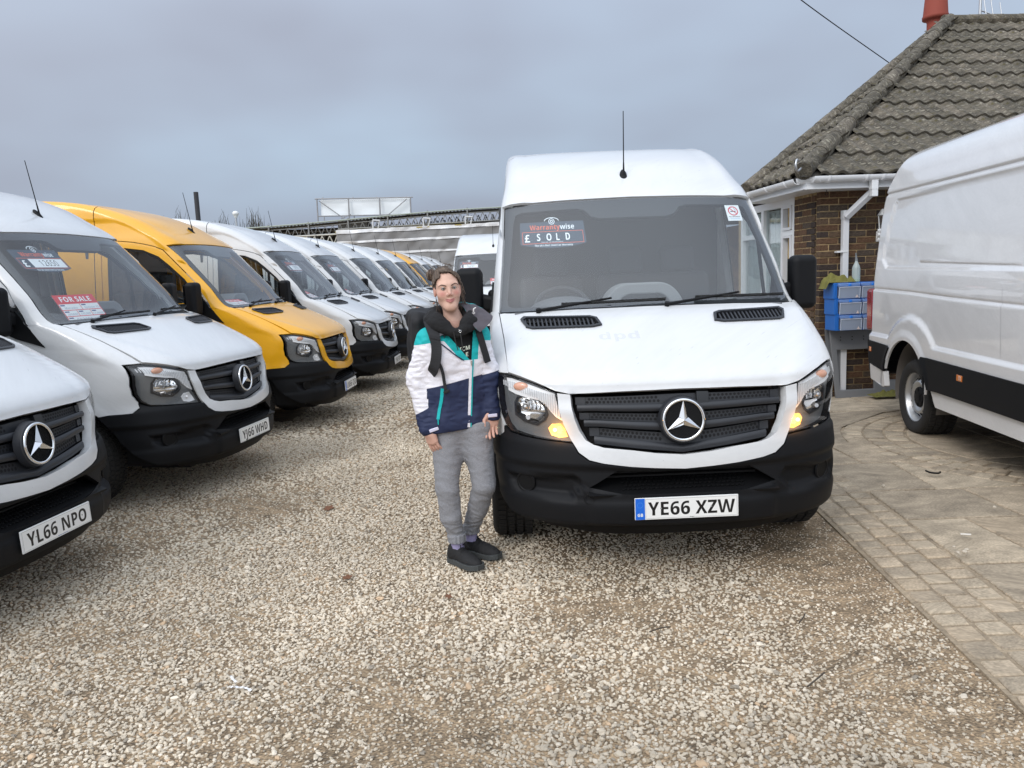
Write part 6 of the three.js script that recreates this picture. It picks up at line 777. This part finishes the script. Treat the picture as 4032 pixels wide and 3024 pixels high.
  part('zip', ribbon([[.026, 1.15], [.02, 1.08], [.013, .99], [.006, .89], [-.002, .79]], .014, .004, jf, .001), whiteM, jacket); part('zip_piping', ribbon([[.037, 1.15], [.031, 1.08], [.024, .99], [.017, .89], [.009, .79]], .006, .005, jf, .001), teal, jacket);
  part('zip_pull', rbox(.008, .03, .004, .002, [.028, 1.135, frontZ(.028, 1.135, jf) + .008]), M.chrome, jacket);
  part('pocket_zip', ribbon([[-.130, 1.008], [-.138, .95], [-.152, .89], [-.160, .845]], .017, .003, jf, .0005), teal, jacket); part('pocket_pull', rbox(.007, .035, .004, .002, [-.160, .835, frontZ(-.16, .835, jf) + .004]), teal, jacket);
  part('lapel_piping', ribbon([[-.150, 1.262], [-.10, 1.222], [-.05, 1.178], [-.012, 1.15]], .006, .004, jf, .001), navyM, jacket);
  for (const [x, y, a] of [[-.185, .79, .28], [.128, .84, .02]]) part('cuff_tab', rbox(.052, .018, .01, .004, [x, y, frontZ(x, y, jf) + .001], [0, x < 0 ? .2 : .25, a]), std([.68, .66, .80], .7), jacket);
  const hoodieF = (x, y, z) => { const q = [x, y, z]; return un(.03, trunk(x, y, z, -.013), cap(q, J.neck, [-.06, 1.25, -.02], .055, .065)) + noise(x * 30, y * 30, z * 30) * .002; };
  const hoodM = std([.009, .009, .010], .92), ring = []; { const R0 = [[-.065, 1.405, -.115], [-.150, 1.40, -.07], [-.172, 1.375, -.005], [-.140, 1.362, .05], [-.095, 1.335, .078], [-.052, 1.308, .090], [-.026, 1.312, .087], [.006, 1.345, .055], [.030, 1.365, .0], [.012, 1.40, -.07], [-.065, 1.405, -.115]]; const cv = new THREE.CatmullRomCurve3(R0.map(p => V3(...p))); for (let i = 0; i <= 40; i++) ring.push(cv.getPoint(i / 40).toArray()); }
  const collarF = (x, y, z) => { let d = 9; const q = [x, y, z]; for (let i = 0; i < 40; i++) { const r = mix(.036, .009, sstep(.24, .03, Math.abs(i / 40 - .53))); d = smin(d, cap(q, ring[i], ring[i + 1], r, r), .015); const o = ring[i]; d = smin(d, cap(q, [o[0] * 1 + (o[0] + .07) * .12, o[1] - .016, o[2] * 1.03], [ring[i + 1][0] + (ring[i + 1][0] + .07) * .12, ring[i + 1][1] - .016, ring[i + 1][2] * 1.03], r * .95, r * .95), .02); } return d + noise(x * 24, y * 30, z * 24) * .006 + Math.abs(noise(x * 40, y * 60, z * 40)) * .003; };
  const hoodie = part('hoodie', nets((x, y, z) => Math.max(hoodieF(x, y, z), y - 1.33, .9 - y, -headF(x, y, z) - .02), [-.3, .88, -.2], [.2, 1.36, .2], .01), hoodM, her);
  part('hoodie_hood', nets(collarF, [-.24, 1.19, -.2], [.09, 1.47, .15], .006), hoodM, hoodie);
  part('drawstring', [tube([[-.022, 1.31, .108], [-.016, 1.265, .118], [-.010, 1.20, .122]], .003, 12, 5), tube([[-.055, 1.305, .112], [-.048, 1.26, .118], [-.036, 1.21, .120]], .003, 12, 5), ], std([.02, .02, .02], .8), hoodie); part('eyelet', xf(new THREE.TorusGeometry(.006, .0018, 6, 16), [-.021, 1.308, .112]), M.chrome, hoodie);
  { const t = canvasTex(256, 160, (c, w, h) => { c.clearRect(0, 0, w, h); c.fillStyle = '#d7dccb'; c.font = 'bold 66px sans-serif'; c.fillText('EICM', 30, 66); c.fillText('.E E', 60, 138); }); const g = new THREE.PlaneGeometry(.115, .075, 12, 8), p = g.attributes.position; for (let i = 0; i < p.count; i++) { const x = p.getX(i) - .005, y = p.getY(i) + 1.195 + x * .2; p.setXYZ(i, x, y, frontZ(x, y, hoodieF) + .003); } g.computeVertexNormals(); part('hoodie_print', g, std(0xffffff, .8, 0, { map: t, transparent: true, alphaTest: .4, side: THREE.DoubleSide }), hoodie); }
  // the jacket's own hood folded open over the shoulder by the van
  const ctl = [[[-.03, 1.452, -.07], [.03, 1.458, -.05], [.085, 1.432, -.035], [.150, 1.378, .005]], [[.0, 1.425, -.005], [.05, 1.418, .012], [.098, 1.395, .02], [.157, 1.366, .028]], [[.030, 1.385, .035], [.058, 1.365, .055], [.095, 1.345, .06], [.135, 1.335, .055]], [[.040, 1.35, .06], [.05, 1.325, .08], [.067, 1.308, .085], [.085, 1.30, .08]]];
  const B3 = t => [(1 - t) ** 3, 3 * t * (1 - t) ** 2, 3 * t * t * (1 - t), t ** 3], hoodS = (off, k) => { const g = new THREE.PlaneGeometry(1, 1, 24, 24), p = g.attributes.position; for (let i = 0; i < p.count; i++) { const u = B3(cl((p.getX(i) + .5) * k - (k - 1) / 2, 0, 1)), v = B3(cl((.5 - p.getY(i)) * k - (k - 1) / 2, 0, 1)), q = [0, 0, 0]; for (let a = 0; a < 4; a++) for (let b = 0; b < 4; b++) for (let c = 0; c < 3; c++) q[c] += ctl[a][b][c] * v[a] * u[b]; const n = noise(q[0] * 26, q[1] * 26, q[2] * 26) * .007; p.setXYZ(i, q[0] - off * .35, q[1] + n - off * .1 + (off ? .004 : 0), q[2] + n - off); } g.computeVertexNormals(); return g; };
  part('hood_lining', hoodS(0, 1), cloth([.105, .095, .11], .95), jacket); part('hood_shell', hoodS(.014, 1), teal, jacket); part('hood_toggle', [tube([[.062, 1.425, .02], [.052, 1.418, .035], [.05, 1.405, .036]], .0035, 10, 6), xf(new THREE.TorusGeometry(.005, .0015, 6, 14), [.052, 1.398, .038])], std([.75, .74, .72], .5), jacket);
  part('collar', tube([[-.15, 1.345, -.02], [-.14, 1.315, .05], [-.118, 1.28, .09]], .016, 16, 8), cloth([.12, .12, .14], .9), jacket);
  part('finger_ring', xf(new THREE.TorusGeometry(.0098, .0014, 6, 18), [.152, .770, .028], [HP - .1, 0, .15]), std([.8, .72, .5], .2, 1), her);
  // backpack: worn, a thing of its own
  const bp = thing('backpack', 'black backpack worn by the woman, its straps over her shoulders', 'backpack', W0), bk = std([.010, .010, .012], .75), bk2 = std([.010, .010, .012], .7);
  part('pack', nets((x, y, z) => { const [u, w] = T(x, z), X = Math.abs(u + .02) - .135, Y = Math.abs(y - 1.16 + w * .15) - .185, Z = Math.abs(w + .205) - .06, q = [Math.max(X, 0), Math.max(Y, 0), Math.max(Z, 0)]; return Math.hypot(...q) + Math.min(Math.max(X, Y, Z), 0) - .04 + noise(x * 14, y * 14, z * 14) * .012; }, [-.42, .88, -.42], [.18, 1.45, -.02], .009), bk, bp);
  part('shoulder_strap', ribbon([[-.198, 1.36, -.03], [-.186, 1.345, .04], [-.163, 1.29], [-.150, 1.23], [-.155, 1.16], [-.172, 1.11], [-.19, 1.07, .04], [-.20, 1.04, -.01]], .054, .014, jackS, .008, 40, true), bk2, bp);
  part('shoulder_strap', ribbon([[.066, 1.32], [.076, 1.28], [.088, 1.23], [.10, 1.18], [.112, 1.13]], .034, .012, jackS, .006, 30), bk2, bp);
  part('strap_tail', ribbon([[-.158, 1.19], [-.140, 1.15], [-.124, 1.10], [-.118, 1.05], [-.112, 1.0]], .017, .003, jackS, .014, 30), bk, bp); part('strap_buckle', rbox(.034, .016, .012, .004, [-.108, .992, frontZ(-.108, .992, jf) + .012], [0, 0, .4]), bk2, bp);
  part('strap_pad', ribbon([[-.178, 1.285], [-.150, 1.278], [-.130, 1.27]], .016, .006, jackS, .022, 10), bk, bp);
}
renderer.render(scene, camera);
